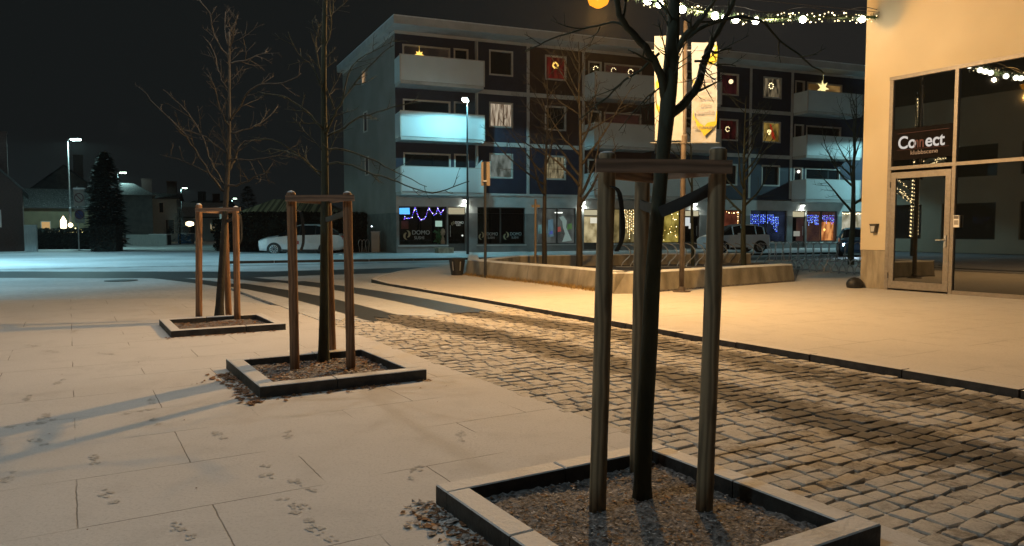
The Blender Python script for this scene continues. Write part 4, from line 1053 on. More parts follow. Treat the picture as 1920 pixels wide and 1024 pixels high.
string_lights('fairy_lights', pts, ['bulbviolet', 'bulbwhite', 'bulbblue', 'bulbviolet'], 'violet and white fairy lights zigzagging across the sushi window', .026)
def icicles(s0, s1, zt, zmin, m_, label, dens=.12, size=.022):
    pts = []; s = s0; r = random.Random(int(s0 * 10))
    while s < s1:
        z = zt; ze = r.uniform(zmin, zmin + (zt - zmin) * .55)
        while z > ze: pts.append((s + r.uniform(-.02, .02), .2, z)); z -= r.uniform(.07, .13)
        s += dens * r.uniform(.8, 1.2)
    string_lights('icicle_lights', pts, m_, label, size)
icicles(14.35, 16.1, 2.58, .75, ['bulbgold', 'bulb'], 'golden icicle lights in the window left of the flagpole', .13, .02)
icicles(24.25, 26.3, 2.35, 1.55, ['bulbblue', 'bulbice', 'bulbblue'], 'blue icicle lights in the dark window above the light blue car', .12, .026)
icicles(26.3, 26.75, 2.2, .9, ['bulbice', 'bulbblue'], 'short right-hand tail of blue icicle lights beside the pale pillar', .14, .026)
icicles(29.1, 30.3, 2.35, 1.6, ['bulbblue', 'bulbice'], 'blue icicle lights left of the orange-lit pane', .12, .026)
icicles(30.5, 31.7, 2.35, 1.7, ['bulbblue', 'bulbviolet', 'bulbice'], 'blue and violet icicle lights above the orange-lit pane', .12, .026)
pts = [(21.35 + .2 * i, .2, 2.5 + rng.uniform(-.05, .05)) for i in range(10)] + [(23.28, .2, 2.5 - .14 * i) for i in range(12)]
string_lights('fairy_lights', pts, ['bulb', 'bulbgold'], 'warm square frame of bulbs in the red shop window', .03)
pts = [(21.3, .2, 2.45 - .16 * i) for i in range(10)] + [(21.75, .22, 2.4 - .2 * i) for i in range(6)]
string_lights('fairy_lights', pts, ['bulb', 'bulbgold'], 'two hanging rows of warm bulbs left in the red shop window', .03)
pts = [(16.7 + rng.uniform(0, 1.8), .2, rng.uniform(.6, 2.5)) for i in range(46)]
string_lights('fairy_lights', sorted(pts), ['bulbgold', 'bulb'], 'scattered golden bulbs in the yellow-lit window left of the flagpole', .024)
pts = [(32.3 + .16 * i, .2, 2.5 + rng.uniform(-.03, .03)) for i in range(13)]
string_lights('fairy_lights', pts, ['bulb'], 'row of white bulbs along the top of the rightmost shop window', .03)
local_obj(MB().box(30.5, 31.72, .30, .32, .6, 1.9), 'lit_blind', curtain('orange_lit_blind', (.30, .08, .02), (1.0, .42, .13), .9, 3), 'orange glowing blind in the rightmost dark-framed window', 'blind')
local_obj(MB().ball((30.85, .25, 1.35), .12, 6), 'table_lamp', emit('orange_lamp_globe', (1, .5, .12), 2.5), 'small orange globe lamp in front of the orange blind', 'lamp')
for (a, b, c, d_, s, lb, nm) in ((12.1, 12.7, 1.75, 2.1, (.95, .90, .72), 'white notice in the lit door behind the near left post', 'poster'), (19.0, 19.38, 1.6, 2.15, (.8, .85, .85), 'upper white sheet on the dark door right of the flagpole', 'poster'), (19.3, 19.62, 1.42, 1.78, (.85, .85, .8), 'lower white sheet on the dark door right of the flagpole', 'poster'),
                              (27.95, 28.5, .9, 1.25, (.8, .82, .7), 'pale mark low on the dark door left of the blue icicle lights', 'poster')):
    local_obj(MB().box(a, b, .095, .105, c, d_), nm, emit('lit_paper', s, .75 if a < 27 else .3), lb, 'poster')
local_obj(MB().box(9.9, 10.4, .5, .54, 2.36, 2.42), 'tube_light', emit('fluorescent_tube', (.95, 1, .9), 2.5), 'short white tube light inside the grey shop window', 'lamp')
pa = MB(); pa.plate([(10.1, 2.1), (10.35, 2.2), (10.6, 1.9), (10.55, 1.5), (10.75, 1.1), (10.95, .7), (10.3, .6), (10.5, 1.1), (10.35, 1.5), (10.3, 1.85)], .3, .33)
local_obj(pa, 'window_graphic', emit('pale_window_graphic', (.40, .55, .50), .45), 'pale curved shape behind the grey shop window glass', 'window graphic')
for (a, b, c, d_, cc, lb) in ((8.7, 9.3, 1.1, 1.7, (.10, .20, .20), 'teal picture left in the grey shop window'), (9.35, 9.75, .9, 2.0, (.08, .15, .19), 'bluish tall panel in the grey shop window'), (10.65, 11.0, 1.35, 1.75, (.08, .17, .06), 'green picture right in the grey shop window'), (9.9, 10.25, 1.2, 1.55, (.25, .06, .05), 'small red picture in the grey shop window'), (9.45, 9.7, 1.05, 1.3, (.06, .07, .35), 'small blue picture in the grey shop window')):
    local_obj(MB().plate([(a, c), (b, c + .05), (b - .04, d_), (a + .03, d_ - .06)], .36, .38), 'poster', curtain('shop_print_' + lb.split()[0] + lb.split()[1], cc, tuple(x * .4 for x in cc), 1.0, 3, 4), lb, 'poster')
# stars and window decorations
def star(cx, cz, y, ro, ri, n, m_, label, rot=0, th=.05):
    mb = MB(); poly = []
    for i in range(2 * n):
        an = math.pi * i / n + math.pi / 2 + rot; rr_ = ro if i % 2 == 0 else ri; poly.append((cx + rr_ * math.cos(an), cz + rr_ * math.sin(an)))
    o_ = len(mb.v)
    mb.v += [(x, y, z) for x, z in poly] + [(cx, y - th, cz), (cx, y + th, cz)]
    k = 2 * n
    for i in range(k): mb.f.append((i, (i + 1) % k, k)); mb.f.append(((i + 1) % k, i, k + 1))
    mb.tube([(cx, y, cz + ro * .8), (cx, y, cz + ro * 1.9)], .005, 4)
    local_obj(mb, 'paper_star', m_, label, 'paper star', 'lit Advent decorations in the flats')
star(1.35, 10.98, -.09, .26, .15, 8, 'star', 'glowing orange paper star above the top left balcony')
star(30.05, 11.16, -.12, .56, .24, 7, 'starpale', 'big pale yellow seven-pointed star above the top right balcony', .15)
def wreath(cx, cz, y, ra, m_, label, n=12, gap=0, size=.03):
    root = thing('window_wreath', label, 'wreath', apt.location + Matrix.Rotation(FR, 3, 'Z') @ Vector((cx, y, cz)), FR, 'lit Advent decorations in the flats')
    ring = [(ra * math.cos(2 * math.pi * i / 24), 0, ra * math.sin(2 * math.pi * i / 24)) for i in range(25)]
    MB().tube(ring, .015, 5, cap=False).obj('ring', 'garland', root)
    b = MB()
    for i in range(n - gap): a = 2 * math.pi * i / n + .6; b.ball((ra * math.cos(a), -.02, ra * math.sin(a)), size)
    o = b.obj('bulbs', m_, root); return root
M['bulbwin'] = emit('window_bulb_glow', (1.0, .80, .42), 3.0)
wreath(9.62, 11.08, -.06, .15, 'star', 'glowing yellow wreath against the red curtain of the top window', 12, 0, .07)
wreath(12.32, 11.08, -.06, .16, 'bulbwin', 'leftmost of three small lit wreaths above the second top balcony', 9, 4, .035)
wreath(13.55, 11.08, -.06, .16, 'bulbwin', 'middle one of three small lit wreaths above the second top balcony', 9, 3, .03)
wreath(14.75, 11.08, -.06, .17, 'bulbwin', 'rightmost of three small lit wreaths above the second top balcony', 10, 1, .035)
wreath(22.1, 7.95, -.06, .15, 'bulbwin', 'small lit wreath in the dim red window right of the banners', 9, 1, .035)
wreath(25.6, 11.0, -.06, .18, 'bulbwin', 'ring of candle lights in the top window left of the big star', 8, 0, .05)
local_obj(MB().ball((22.25, 11.1, 0), .01) if False else MB().ball((22.3, -.08, 11.05), .15, 7), 'globe_lamp', emit('warm_globe', (1, .72, .40), 1.6), 'round lit globe lamp in the top window right of the banners', 'lamp')
local_obj(MB().lathe([(.03, -.22), (.14, -.02), (.12, .1), (.03, .14)], 10, (25.5, -.09, 7.95)), 'hanging_lamp', emit('warm_shade', (1, .80, .35), 1.6), 'small bright hanging lamp in the warm-lit window of the middle floor', 'lamp')
local_obj(MB().plate([(25.8, 8.5), (26.2, 7.5), (26.05, 7.45), (25.9, 7.6), (25.7, 8.45)], .09, .11), 'red_curtain', emit('red_drape', (.45, .03, .01), .6), 'red drape in the warm-lit window of the middle floor', 'curtain')
local_obj(MB().ball((28.1, -.08, 5.35), .11, 7), 'globe_lamp', emit('white_globe', (1, .95, .85), 1.6), 'small white globe lamp at the door of the lowest right balcony', 'lamp')

# ------------------------------------------------------------------ street lamps
def street_lamp(label, loc, h, energy, head_dir, m_glow='ledglow', thick=.055, color=(.50, .95, .92), near=False, cone=172):
    t_ = thing('street_lamp', label, 'street lamp', loc, 0, 'cold white street lamps')
    p = MB(); p.tube([(0, 0, 0), (0, 0, h * .38), (0, 0, h * .385), (0, 0, h * .99)], [thick * 1.5, thick * 1.5, thick, thick * .8], 10); p.obj('pole', 'steel' if not near else 'darkmetal', t_)
    dx, dy = math.cos(head_dir), math.sin(head_dir)
    a = MB(); a.tube([(0, 0, h * .97), (dx * .05, dy * .05, h + .02), (dx * .45, dy * .45, h + .05)], [.035, .035, .03], 8); a.obj('arm', 'steel', t_)
    Mx = Matrix.Translation((dx * .65, dy * .65, h + .05)) @ Matrix.Rotation(head_dir, 4, 'Z')
    hd_ = MB(); hd_.box(-.35, .35, -.13, .13, .0, .09, Mx); hd_.obj('lamp_head', 'steel', t_)
    gg = MB(); gg.box(-.31, .31, -.12, .12, -.10, -.002, Mx); gg.obj('lamp_glass', m_glow, t_)
    light('SPOT', (dx * .65, dy * .65, h - .08), energy, color, .12, t_, spot=R(cone), blend=.12)
    return t_
street_lamp('tall cold white street lamp in front of the left balconies', FB(3.07, 3.27, .0), 8.0, 1100, R(-95), 'ledglow', .05, (.26, .84, 1.0), True)
q = gp(134, 467, -.04); street_lamp('tall street lamp at far left above the two parking signs', q, 7.8, 2000, R(-10))
q = at(224, 430, 79); street_lamp('street lamp shining behind the tall dark conifer', (q.x, q.y, -.04), 7.4, 450, R(-10), 'ledfar')
q = at(341, 430, 112); street_lamp('distant street lamp right of the pale house', (q.x, q.y, -.04), 7.6, 1300, R(-10), 'ledfar')
q = at(436, 430, 145); street_lamp('most distant and smallest street lamp, seen between the orange posts', (q.x, q.y, -.04), 7.4, 1200, R(-10), 'ledfar')
street_lamp('street lamp hidden behind the cream building', FB(36.0, 5.0, 0), 8.0, 2800, R(200), 'ledglow', .05, (.42, .93, 1.0))
street_lamp('unseen lamp added left of the view to brighten the road', (-27, 27.5, -.04), 8.0, 20000, R(-20), color=(.42, .85, 1.0), cone=142)  # added lamp out of view, there to brighten the road

# sodium lamp hung over the lane
sl_ = thing('hanging_lamp', 'orange sodium lamp hung high over the lane left of the garland', 'lamp', at(1122, 1, 13.0))
MB().lathe([(.05, .25), (.16, .18), (.22, .05)], 14).obj('lamp_housing', 'darkmetal', sl_)
MB().lathe([(.06, -.12), (.16, -.06), (.20, .05)], 14).obj('lamp_glass', 'sodium', sl_)
ww = MB(); pp = sl_.location
ww.tube([(-9 - pp.x + 3, 8 - pp.y, .9), (0, 0, .27), (ST(10, 15.36).x - pp.x, ST(10, 15.36).y - pp.y, .8)], .006, 5); ww.obj('suspension_wire', 'darkmetal', sl_)
light('POINT', (0, 0, -.3), 2200, (1.0, .51, .125), .07, sl_)
# unseen fill lamp beside the viewer, with a pole and head added
bl = thing('street_lamp', 'unseen white fill lamp on an added pole, beside the viewer on the left', 'street lamp', (-4.6, .4, 0))
MB().tube([(0, 0, 0), (0, 0, 8.2)], [.07, .045], 10).obj('pole', 'steel', bl)
MB().lathe([(.10, 0), (.35, .02), (.30, .12), (.05, .2)], 14, (0, 0, 8.2)).obj('lamp_head', 'steel', bl)
MB().lathe([(.05, -.08), (.28, -.05), (.30, 0)], 14, (0, 0, 8.2)).obj('lamp_glass', emit('warm_white_lamp', (1.0, .80, .62), 10), bl)
light('POINT', (0, 0, 7.9), 640, (.62, .88, 1.0), .25, bl)

# ------------------------------------------------------------------ garland across the lane
gpts = []
ga, gb = ST(10.05, 15.33), Vector((-6.0, 8.6, 0))
zc = [(0, 6.02), (.144, 5.70), (.25, 5.42), (.373, 5.42), (.45, 5.52), (.6, 5.9), (.8, 6.7), (1.0, 7.6)]
def gz(t):
    for i in range(len(zc) - 1):
        if zc[i][0] <= t <= zc[i + 1][0]: f = (t - zc[i][0]) / (zc[i + 1][0] - zc[i][0]); return zc[i][1] + (zc[i + 1][1] - zc[i][1]) * f
    return zc[-1][1]
for i in range(61):
    t = i / 60; q = ga.lerp(gb, t); gpts.append(Vector((q.x, q.y, gz(t))))
for _ in range(4): gpts = [gpts[0]] + [(gpts[i - 1] + 2 * gpts[i] + gpts[i + 1]) / 4 for i in range(1, 60)] + [gpts[-1]]
gar = thing('light_garland', 'spruce garland with bright bulbs strung across the lane to the cream building', 'garland', gpts[0])
g0 = gpts[0]; gm = MB(); gm.tube([p - g0 for p in gpts], .03, 6)
gr = random.Random(9)
for i in range(3400):
    p, dr, _ = lerp_path(gpts, gr.random()); d_ = Vector((gr.gauss(0, 1), gr.gauss(0, 1), gr.gauss(0, 1))).normalized(); l = gr.uniform(.07, .16)
    d_ = (d_ + dr * .5).normalized(); q = p - g0; s = d_.orthogonal().normalized() * .012
    gm.add([q - s, q + s, q + d_ * l], [(0, 1, 2)])
gm.obj('foliage', 'garland', gar)
bb = MB(); bb2 = MB()
for i in range(330):
    t = i / 330; p, _, _ = lerp_path(gpts, t); (bb if i % 3 else bb2).ball(p - g0 + Vector((gr.uniform(-.1, .1), gr.uniform(-.1, .1), gr.uniform(-.13, .10))), gr.uniform(.010, .019))
bo = bb.obj('small_bulbs', emit('dim_garland_bulb', (1.0, .80, .42), 3.2), gar); bo['kind'] = 'stuff'; bo = bb2.obj('small_bulbs', 'bulb', gar); bo['kind'] = 'stuff'
MB().tube([p - g0 + Vector((0, 0, .16 + .05 * math.sin(i * .9))) for i, p in enumerate(gpts)], .008, 5).obj('support_cable', 'darkmetal', gar)
for px in (1608, 1507, 1407, 1383, 1362, 1340, 1287, 1225, 1203, 1150):
    best = min(gpts, key=lambda p: abs(960 + 1386 * p.x / (p.y * CP - (p.z - H) * SP) - px))
    mb = MB(); mb.ball((0, 0, 0), .066, 8); mb.obj('bright_bulb', 'bulbbig', gar, best - g0 + Vector((0, -.06, -.06)), smooth=True)
for t, e_ in ((.07, 8), (.2, 95), (.32, 110), (.45, 120), (.62, 210), (.8, 290), (.93, 290)):
    p, _, _ = lerp_path(gpts, t); light('POINT', p - g0 + Vector((0, 0, -.2)), e_, (1.0, .78, .50) if t < .5 else (1.0, .88, .74), .04, gar)

# ------------------------------------------------------------------ banners on their pole
bp = gp(1278, 547, .06); bp.z = .06
pole = thing('banner_pole', 'brown steel pole carrying two long theatre banners', 'pole', bp)
Yb = bp.y
def zat(y, Y=Yb): return at(0, y, Y).z - .06
MB().lathe([(.19, 0), (.19, .02), (.08, .025), (.07, .10), (.055, .11)], 16).obj('base_plate', 'rust_steel', pole)
MB().tube([(0, 0, .08), (0, 0, zat(262)), (0.01, 0, zat(40))], [.055, .055, .045], 12).obj('mast', 'rust_steel', pole, smooth=True)
for z in (zat(95), zat(84), zat(262), zat(268)):
    MB().tube([(-.70, -.02, z), (.74, -.02, z)], .012, 6).obj('banner_arm', 'steel', pole) if z in (zat(95), zat(268)) else None
MB().lathe([(.075, 0), (.08, .16), (.06, .2)], 12, (0, 0, zat(270))).obj('clamp', 'rust_steel', pole)
def banner(x0, x1, yt, yb_, label, wav):
    t_ = thing('banner', label, 'banner', bp, 0, 'banners on the steel pole')
    zt, zb = zat(yt), zat(yb_); n = 14; nx = 6; mb = MB()
    def yy(fx, fz): return -.04 + .025 * math.sin(fx * 3.0 + wav) + .012 * math.sin(fz * 7 + fx * 2)
    for j in range(n + 1):
        for i in range(nx + 1):
            fx, fz = i / nx, j / n; x = x0 + (x1 - x0) * fx + .018 * math.sin(fz * 3.2 + wav); mb.v.append((x, yy(fx, fz), zb + (zt - zb) * fz))
    for j in range(n):
        for i in range(nx): q = j * (nx + 1) + i; mb.f.append((q, q + 1, q + nx + 2, q + nx + 1))
    o = mb.obj('cloth', 'printwhite', t_, smooth=True)
    return t_, zt, zb, yy
kx = Yb / 1386
xl = lambda px: (px - 1279) * kx
t_, zt, zb, yy = banner(xl(1291), xl(1337), 80, 268, 'right-hand white banner with grey words and yellow swirls', 0.4)
W = xl(1337) - xl(1291)
def blob(parent, pts, m_, x0=xl(1291), zb=zb, zt=zt, yfn=None, off=.012):
    mb = MB(); vs = []
    for (fx, fz) in pts: vs.append((x0 + W * fx + .018 * math.sin(fz * 3.2 + .4), -.04 - off - .03, zb + (zt - zb) * fz))
    mb.add(vs, [tuple(range(len(vs)))]); return mb.obj('print', m_, parent)
blob(t_, [(.70, .98), (1.0, .96), (1.0, .86), (.98, .80), (.80, .78), (.45, .79), (.55, .84), (.75, .88), (.98, .94), (.85, .955)], 'printyellow')
blob(t_, [(.02, .63), (.10, .60), (.10, .55), (.02, .57)], 'printyellow')
blob(t_, [(.04, .28), (.14, .24), (.32, .19), (.50, .165), (.50, .06), (.42, .10), (.20, .16)], 'printyellow'); blob(t_, [(.50, .165), (.64, .20), (.99, .215), (.98, .18), (.80, .13), (.62, .09), (.50, .06)], 'printyellow'); blob(t_, [(.93, .215), (.99, .215), (.99, .33), (.96, .30)], 'printyellow')
blob(t_, [(.02, .22), (.03, .32), (.05, .32), (.08, .22)], 'printyellow')
for i, w_ in enumerate(('Teater', 'Konserter', 'Show', 'Musikaler', 'Dans', 'Standup')):
    text('lettering', w_, .145, 'printgrey', t_, (xl(1291) + W * .52, -.085, zb + (zt - zb) * (.62 - .066 * i)), extrude=.001, align='CENTER', sx=.85)
text('lettering', 'KULTURHUSET', .07, 'printdark', t_, (xl(1291) + W * .5, -.092, zb + (zt - zb) * .135), extrude=.001, align='CENTER', sx=1.0, offset=.002)
t_, zt2, zb2, yy = banner(xl(1224), xl(1275), 68, 264, 'left-hand white banner with yellow swirls behind the near tree trunk', 1.9)
W2 = xl(1275) - xl(1224)
def blob2(pts):
    mb = MB(); mb.add([(xl(1224) + W2 * fx + .018 * math.sin(fz * 3.2 + 1.9), -.085, zb2 + (zt2 - zb2) * fz) for fx, fz in pts], [tuple(range(len(pts)))]); mb.obj('print', 'printyellow', t_)
blob2([(.02, .55), (.15, .60), (.30, .62), (.40, .60), (.35, .52), (.20, .50), (.05, .50)])
blob2([(.02, .36), (.15, .32), (.35, .27), (.30, .25), (.10, .27), (.02, .31)])
blob2([(.80, .32), (.98, .40), (.99, .34), (.90, .27), (.80, .24)])

# ------------------------------------------------------------------ concrete seat wall round the raised bed
def seat_wall(path, name, label, h=.41, wtop=.34, batter=.07, m_='wallconc', end=True):
    "path: ground points of the outer face; inner side lies to the right of the path"
    root = thing(name, label, 'wall', (path[0].x, path[0].y, .06)); o0 = Vector((path[0].x, path[0].y, .06))
    n = len(path); nrm = []
    for i in range(n):
        a = path[max(i - 1, 0)]; b = path[min(i + 1, n - 1)]; d_ = (b - a); d_.z = 0; d_.normalize(); nrm.append(Vector((d_.y, -d_.x, 0)) * -1)
    mb = MB(); cp = MB()
    for i in range(n):
        p = Vector((path[i].x, path[i].y, .06)) - o0; q = nrm[i]
        mb.v += [tuple(p), tuple(p + q * batter + Vector((0, 0, h))), tuple(p + q * (batter + wtop) + Vector((0, 0, h))), tuple(p + q * (batter + wtop + .03))]
        cp.v += [tuple(p + q * (batter - .003) + Vector((0, 0, h + .002))), tuple(p + q * (batter + .01) + Vector((0, 0, h + .03))), tuple(p + q * (batter + wtop - .01) + Vector((0, 0, h + .03))), tuple(p + q * (batter + wtop + .003) + Vector((0, 0, h + .002)))]
    for i in range(n - 1):
        for k in range(3):
            mb.f.append((4 * i + k, 4 * i + 4 + k, 4 * i + 5 + k, 4 * i + 1 + k)); cp.f.append((4 * i + k, 4 * i + 4 + k, 4 * i + 5 + k, 4 * i + 1 + k))
    for m__ in (mb, cp):
        m__.f.append((0, 1, 2, 3)); e_ = 4 * (n - 1); m__.f.append((e_ + 3, e_ + 2, e_ + 1, e_))
    mb.obj('wall_body', m_, root); cp.obj('snow_cap', 'coping', root)
    # casting joints
    jt = MB(); acc = 0
    for i in range(n - 1):
        a, b = path[i], path[i + 1]; ln = (b - a).length; k = int(ln / 2.0)
        for j in range(1, k + 1):
            f = j / (k + 1); p = a.lerp(b, f); p = Vector((p.x, p.y, .06)) - o0; q = nrm[i] if i == 0 else (nrm[i] + nrm[min(i + 1, n - 1)]).normalized(); d_ = (b - a).normalized() * .008
            jt.quad(p - d_ - q * .004, p + d_ - q * .004, p + d_ + q * (batter - .004) + Vector((0, 0, h)), p - d_ + q * (batter - .004) + Vector((0, 0, h)))
    if jt.v: jt.obj('casting_joint', 'printdark', root)
    return root
wl_pts = [ST(20.3, 11.0), ST(20.05, 10.35), ST(19.4, 10.08), ST(16.5, 10.12), ST(13.6, 10.18)]
c3 = gp(1190, 551, .06); c1 = gp(1128, 546, .06); c4_ = gp(1490, 528, .06)
path = [gp(962, 489, .06), gp(905, 492, .06), gp(874, 501, .06), gp(873, 515, .06), gp(940, 523, .06), gp(1040, 534, .06), c1, gp(1150, 551, .06), c3, c3.lerp(c4_, .5), c4_]
for p_ in path: p_.z = 0
path2 = [path[3], path[4], path[5], path[6], path[7], path[8]]
seat_wall([p for p in (path[2], path[3], path[4], path[5], path[6], path[7])], 'seat_wall', 'low stained concrete wall with snowy top running from the bin to the corner')
seat_wall([path[7], path[8], path[9], path[10]], 'seat_wall', 'low concrete wall with battered end right of the corner, below the bicycle racks')
bk = [gp(880, 487, .5), gp(960, 478.5, .5), gp(1100, 476.5, .5), gp(1240, 474.5, .5), gp(1400, 474, .5)]
for p_ in bk: p_.z = 0
bkr = bk[::-1]
seat_wall(bkr, 'seat_wall', 'rear wall of the raised bed with dark face and snowy top below the shops', h=.40, batter=.02, m_='wallconc')
bed = MB(); bed.prism([tuple(p[:2]) for p in (path[3], path[4], path[5], path[6], path[8], path[9], path[10], gp(1500, 505, 0), bk[4], bk[3], bk[2], bk[1], bk[0])][::-1], .062, .10)
bed.obj('bed_soil', 'soil')['kind'] = 'structure'
tag(bpy.data.objects['bed_soil'], 'dark soil of the raised bed', 'soil')
# dry grass along the wall foot
gs = MB(); r = random.Random(31)
for i in range(1500):
    t = r.random() ** .8; seg = min(int(t * 3), 2); a, b = path[3 + seg], path[4 + seg]; f = t * 3 - seg; q = a.lerp(b, f)
    d_ = (b - a).normalized(); nn = Vector((d_.y, -d_.x, 0)); q = q + nn * abs(r.gauss(0, .10)); h_ = r.uniform(.03, .12)
    s = Vector((r.uniform(-1, 1), r.uniform(-1, 1), 0)).normalized() * .008; tip = Vector((r.uniform(-.06, .06), r.uniform(-.06, .06), h_)); q.z = .06
    gs.add([q - s, q + s, q + tip], [(0, 1, 2)])
tag(gs.obj('dry_grass', 'drygrass'), 'yellowed grass tufts along the foot of the concrete wall', 'grass', kind='stuff')

# trees in the raised bed
def bt(px, Y): q = at(px, 430, Y); return Vector((q.x, q.y, .06))
grown_tree('bare_tree', 'slim bare tree in the raised bed left of the forked one', bt(1021, 22.5), 6.2, M['bark_brown'], 41, .085, None, .38, 13, (.012, 0))
grown_tree('bare_tree', 'forked bare tree in the raised bed left of the near post', bt(1086, 20.5), 6.4, M['bark_brown'], 42, .10, None, .30, 16, (-.004, 0))
grown_tree('bare_tree', 'dark bare tree in front of the light blue car', bt(1396, 24.0), 5.6, M['bark'], 43, .10, None, .32, 14, (.01, 0))
grown_tree('bare_tree', 'dark forked tree at the corner of the cream building', bt(1597, 27.5), 6.4, M['bark'], 44, .12, None, .30, 14, (.004, 0), ang=.5)
grown_tree('bare_tree', 'bare tree seen between the near trunk and the right near post', bt(1300, 26.0), 6.0, M['bark'], 45, .07, None, .4, 10, (0, 0))
st = thing('tree_stake', 'thin pale stake with a small cross piece left of the slim bare tree', 'tree stake', bt(1004, 23.0))
MB().tube([(0, 0, 0), (0, 0, 2.25)], .035, 8).obj('stake', 'post', st); MB().box(-.12, .14, -.03, .03, 2.0, 2.08).obj('cross_piece', 'post', st)

# sign pole, bin
sq = gp(910, 521, .06)
sp_ = thing('road_sign', 'dark sign pole behind the bin with its panel seen from behind', 'road sign', sq)
MB().tube([(0, 0, 0), (0, 0, 3.15)], .038, 10).obj('pole', 'darkmetal', sp_); MB().box(-.11, .13, .04, .06, 2.50, 3.14).obj('sign_panel', mat('bare_sign_back', (.26, .20, .13), (.30, .23, .15), .5), sp_); MB().box(-.05, .05, -.05, .04, 2.6, 2.64).obj('bracket', 'steel', sp_)
bq = gp(857, 516, .06)
bn = thing('litter_bin', 'dark tapered litter bin standing left of the concrete wall', 'bin', bq)
MB().lathe([(.16, .0), (.17, .02), (.235, .46), (.215, .46), (.15, .05)], 18).obj('basket', 'darkmetal', bn); MB().lathe([(.25, .45), (.255, .49), (.20, .50), (.19, .46)], 18).obj('rim', 'tyre', bn)
mb = MB()
for i in range(12):
    if i % 2: continue
    a = 2 * math.pi * i / 12; r0, r1 = .192, .232; da = .09
    mb.quad((r0 * math.cos(a - da), r0 * math.sin(a - da), .14), (r0 * math.cos(a + da), r0 * math.sin(a + da), .14), (r1 * math.cos(a + da), r1 * math.sin(a + da), .40), (r1 * math.cos(a - da), r1 * math.sin(a - da), .40))
mb.obj('slot', 'steel', bn)

# ------------------------------------------------------------------ bicycle racks
def rack(label, p0, p1, n, kind, h, shade='steel'):
    root = thing('bicycle_rack', label, 'bicycle rack', p0, 0, 'steel bicycle racks on the plaza'); d_ = p1 - p0; ln = d_.length; x = d_.normalized(); y = Vector((-x.y, x.x, 0))
    MB().tube([(0, 0, .05), tuple(d_ + Vector((0, 0, .05)))], .022, 6).obj('rail', shade, root)
    for i in range(n):
        c = d_ * ((i + .5) / n); r_ = ln / n * .62
        if kind == 'hook':   # leaning S-shaped bar
            pts = [c + Vector((0, 0, 0)), c + x * .10 + Vector((0, 0, h * .25)), c + x * .30 + Vector((0, 0, h * .5)), c + x * .32 + Vector((0, 0, h * .72)), c + x * .20 + y * .1 + Vector((0, 0, h * .92)), c + x * .02 + y * .2 + Vector((0, 0, h))]
        else:                # hoop on two legs
            pts = [c - x * r_ * .55 + y * .1, c - x * r_ * .72 + y * .08 + Vector((0, 0, h * .45)), c - x * r_ * .95 + Vector((0, 0, h * .7)), c - x * r_ * .45 + Vector((0, 0, h * .96)), c + x * r_ * .35 + Vector((0, 0, h)), c + x * r_ * .95 - y * .05 + Vector((0, 0, h * .74)), c + x * r_ * .70 - y * .1 + Vector((0, 0, h * .4)), c + x * r_ * .55 - y * .1]
        MB().tube(smooth_path([Vector(q) for q in pts]), .019, 6).obj('hoop', shade, root, smooth=True)
def pz_(px, py, z=.06): q = gp(px, py, z); return q
rack('nearer row of tall steel bicycle hoops left of the cream building', pz_(1486, 507), pz_(1640, 517), 11, 'hoop', .42)
rack('farther row of steel bicycle hoops, behind the nearer row by the cream building', pz_(1440, 490), pz_(1660, 494), 15, 'hoop', .80)
rack('curved bicycle rack bars seen above the wall between flagpole and near right post', pz_(1225, 503), pz_(1345, 503), 7, 'hook', .85)
rack('curved bicycle rack bars seen above the wall right of the near right post', pz_(1340, 498), pz_(1440, 496), 6, 'hook', .80)
rack('curved bicycle rack bars seen between the two left near posts', pz_(1155, 503), pz_(1205, 503), 3, 'hook', .80)

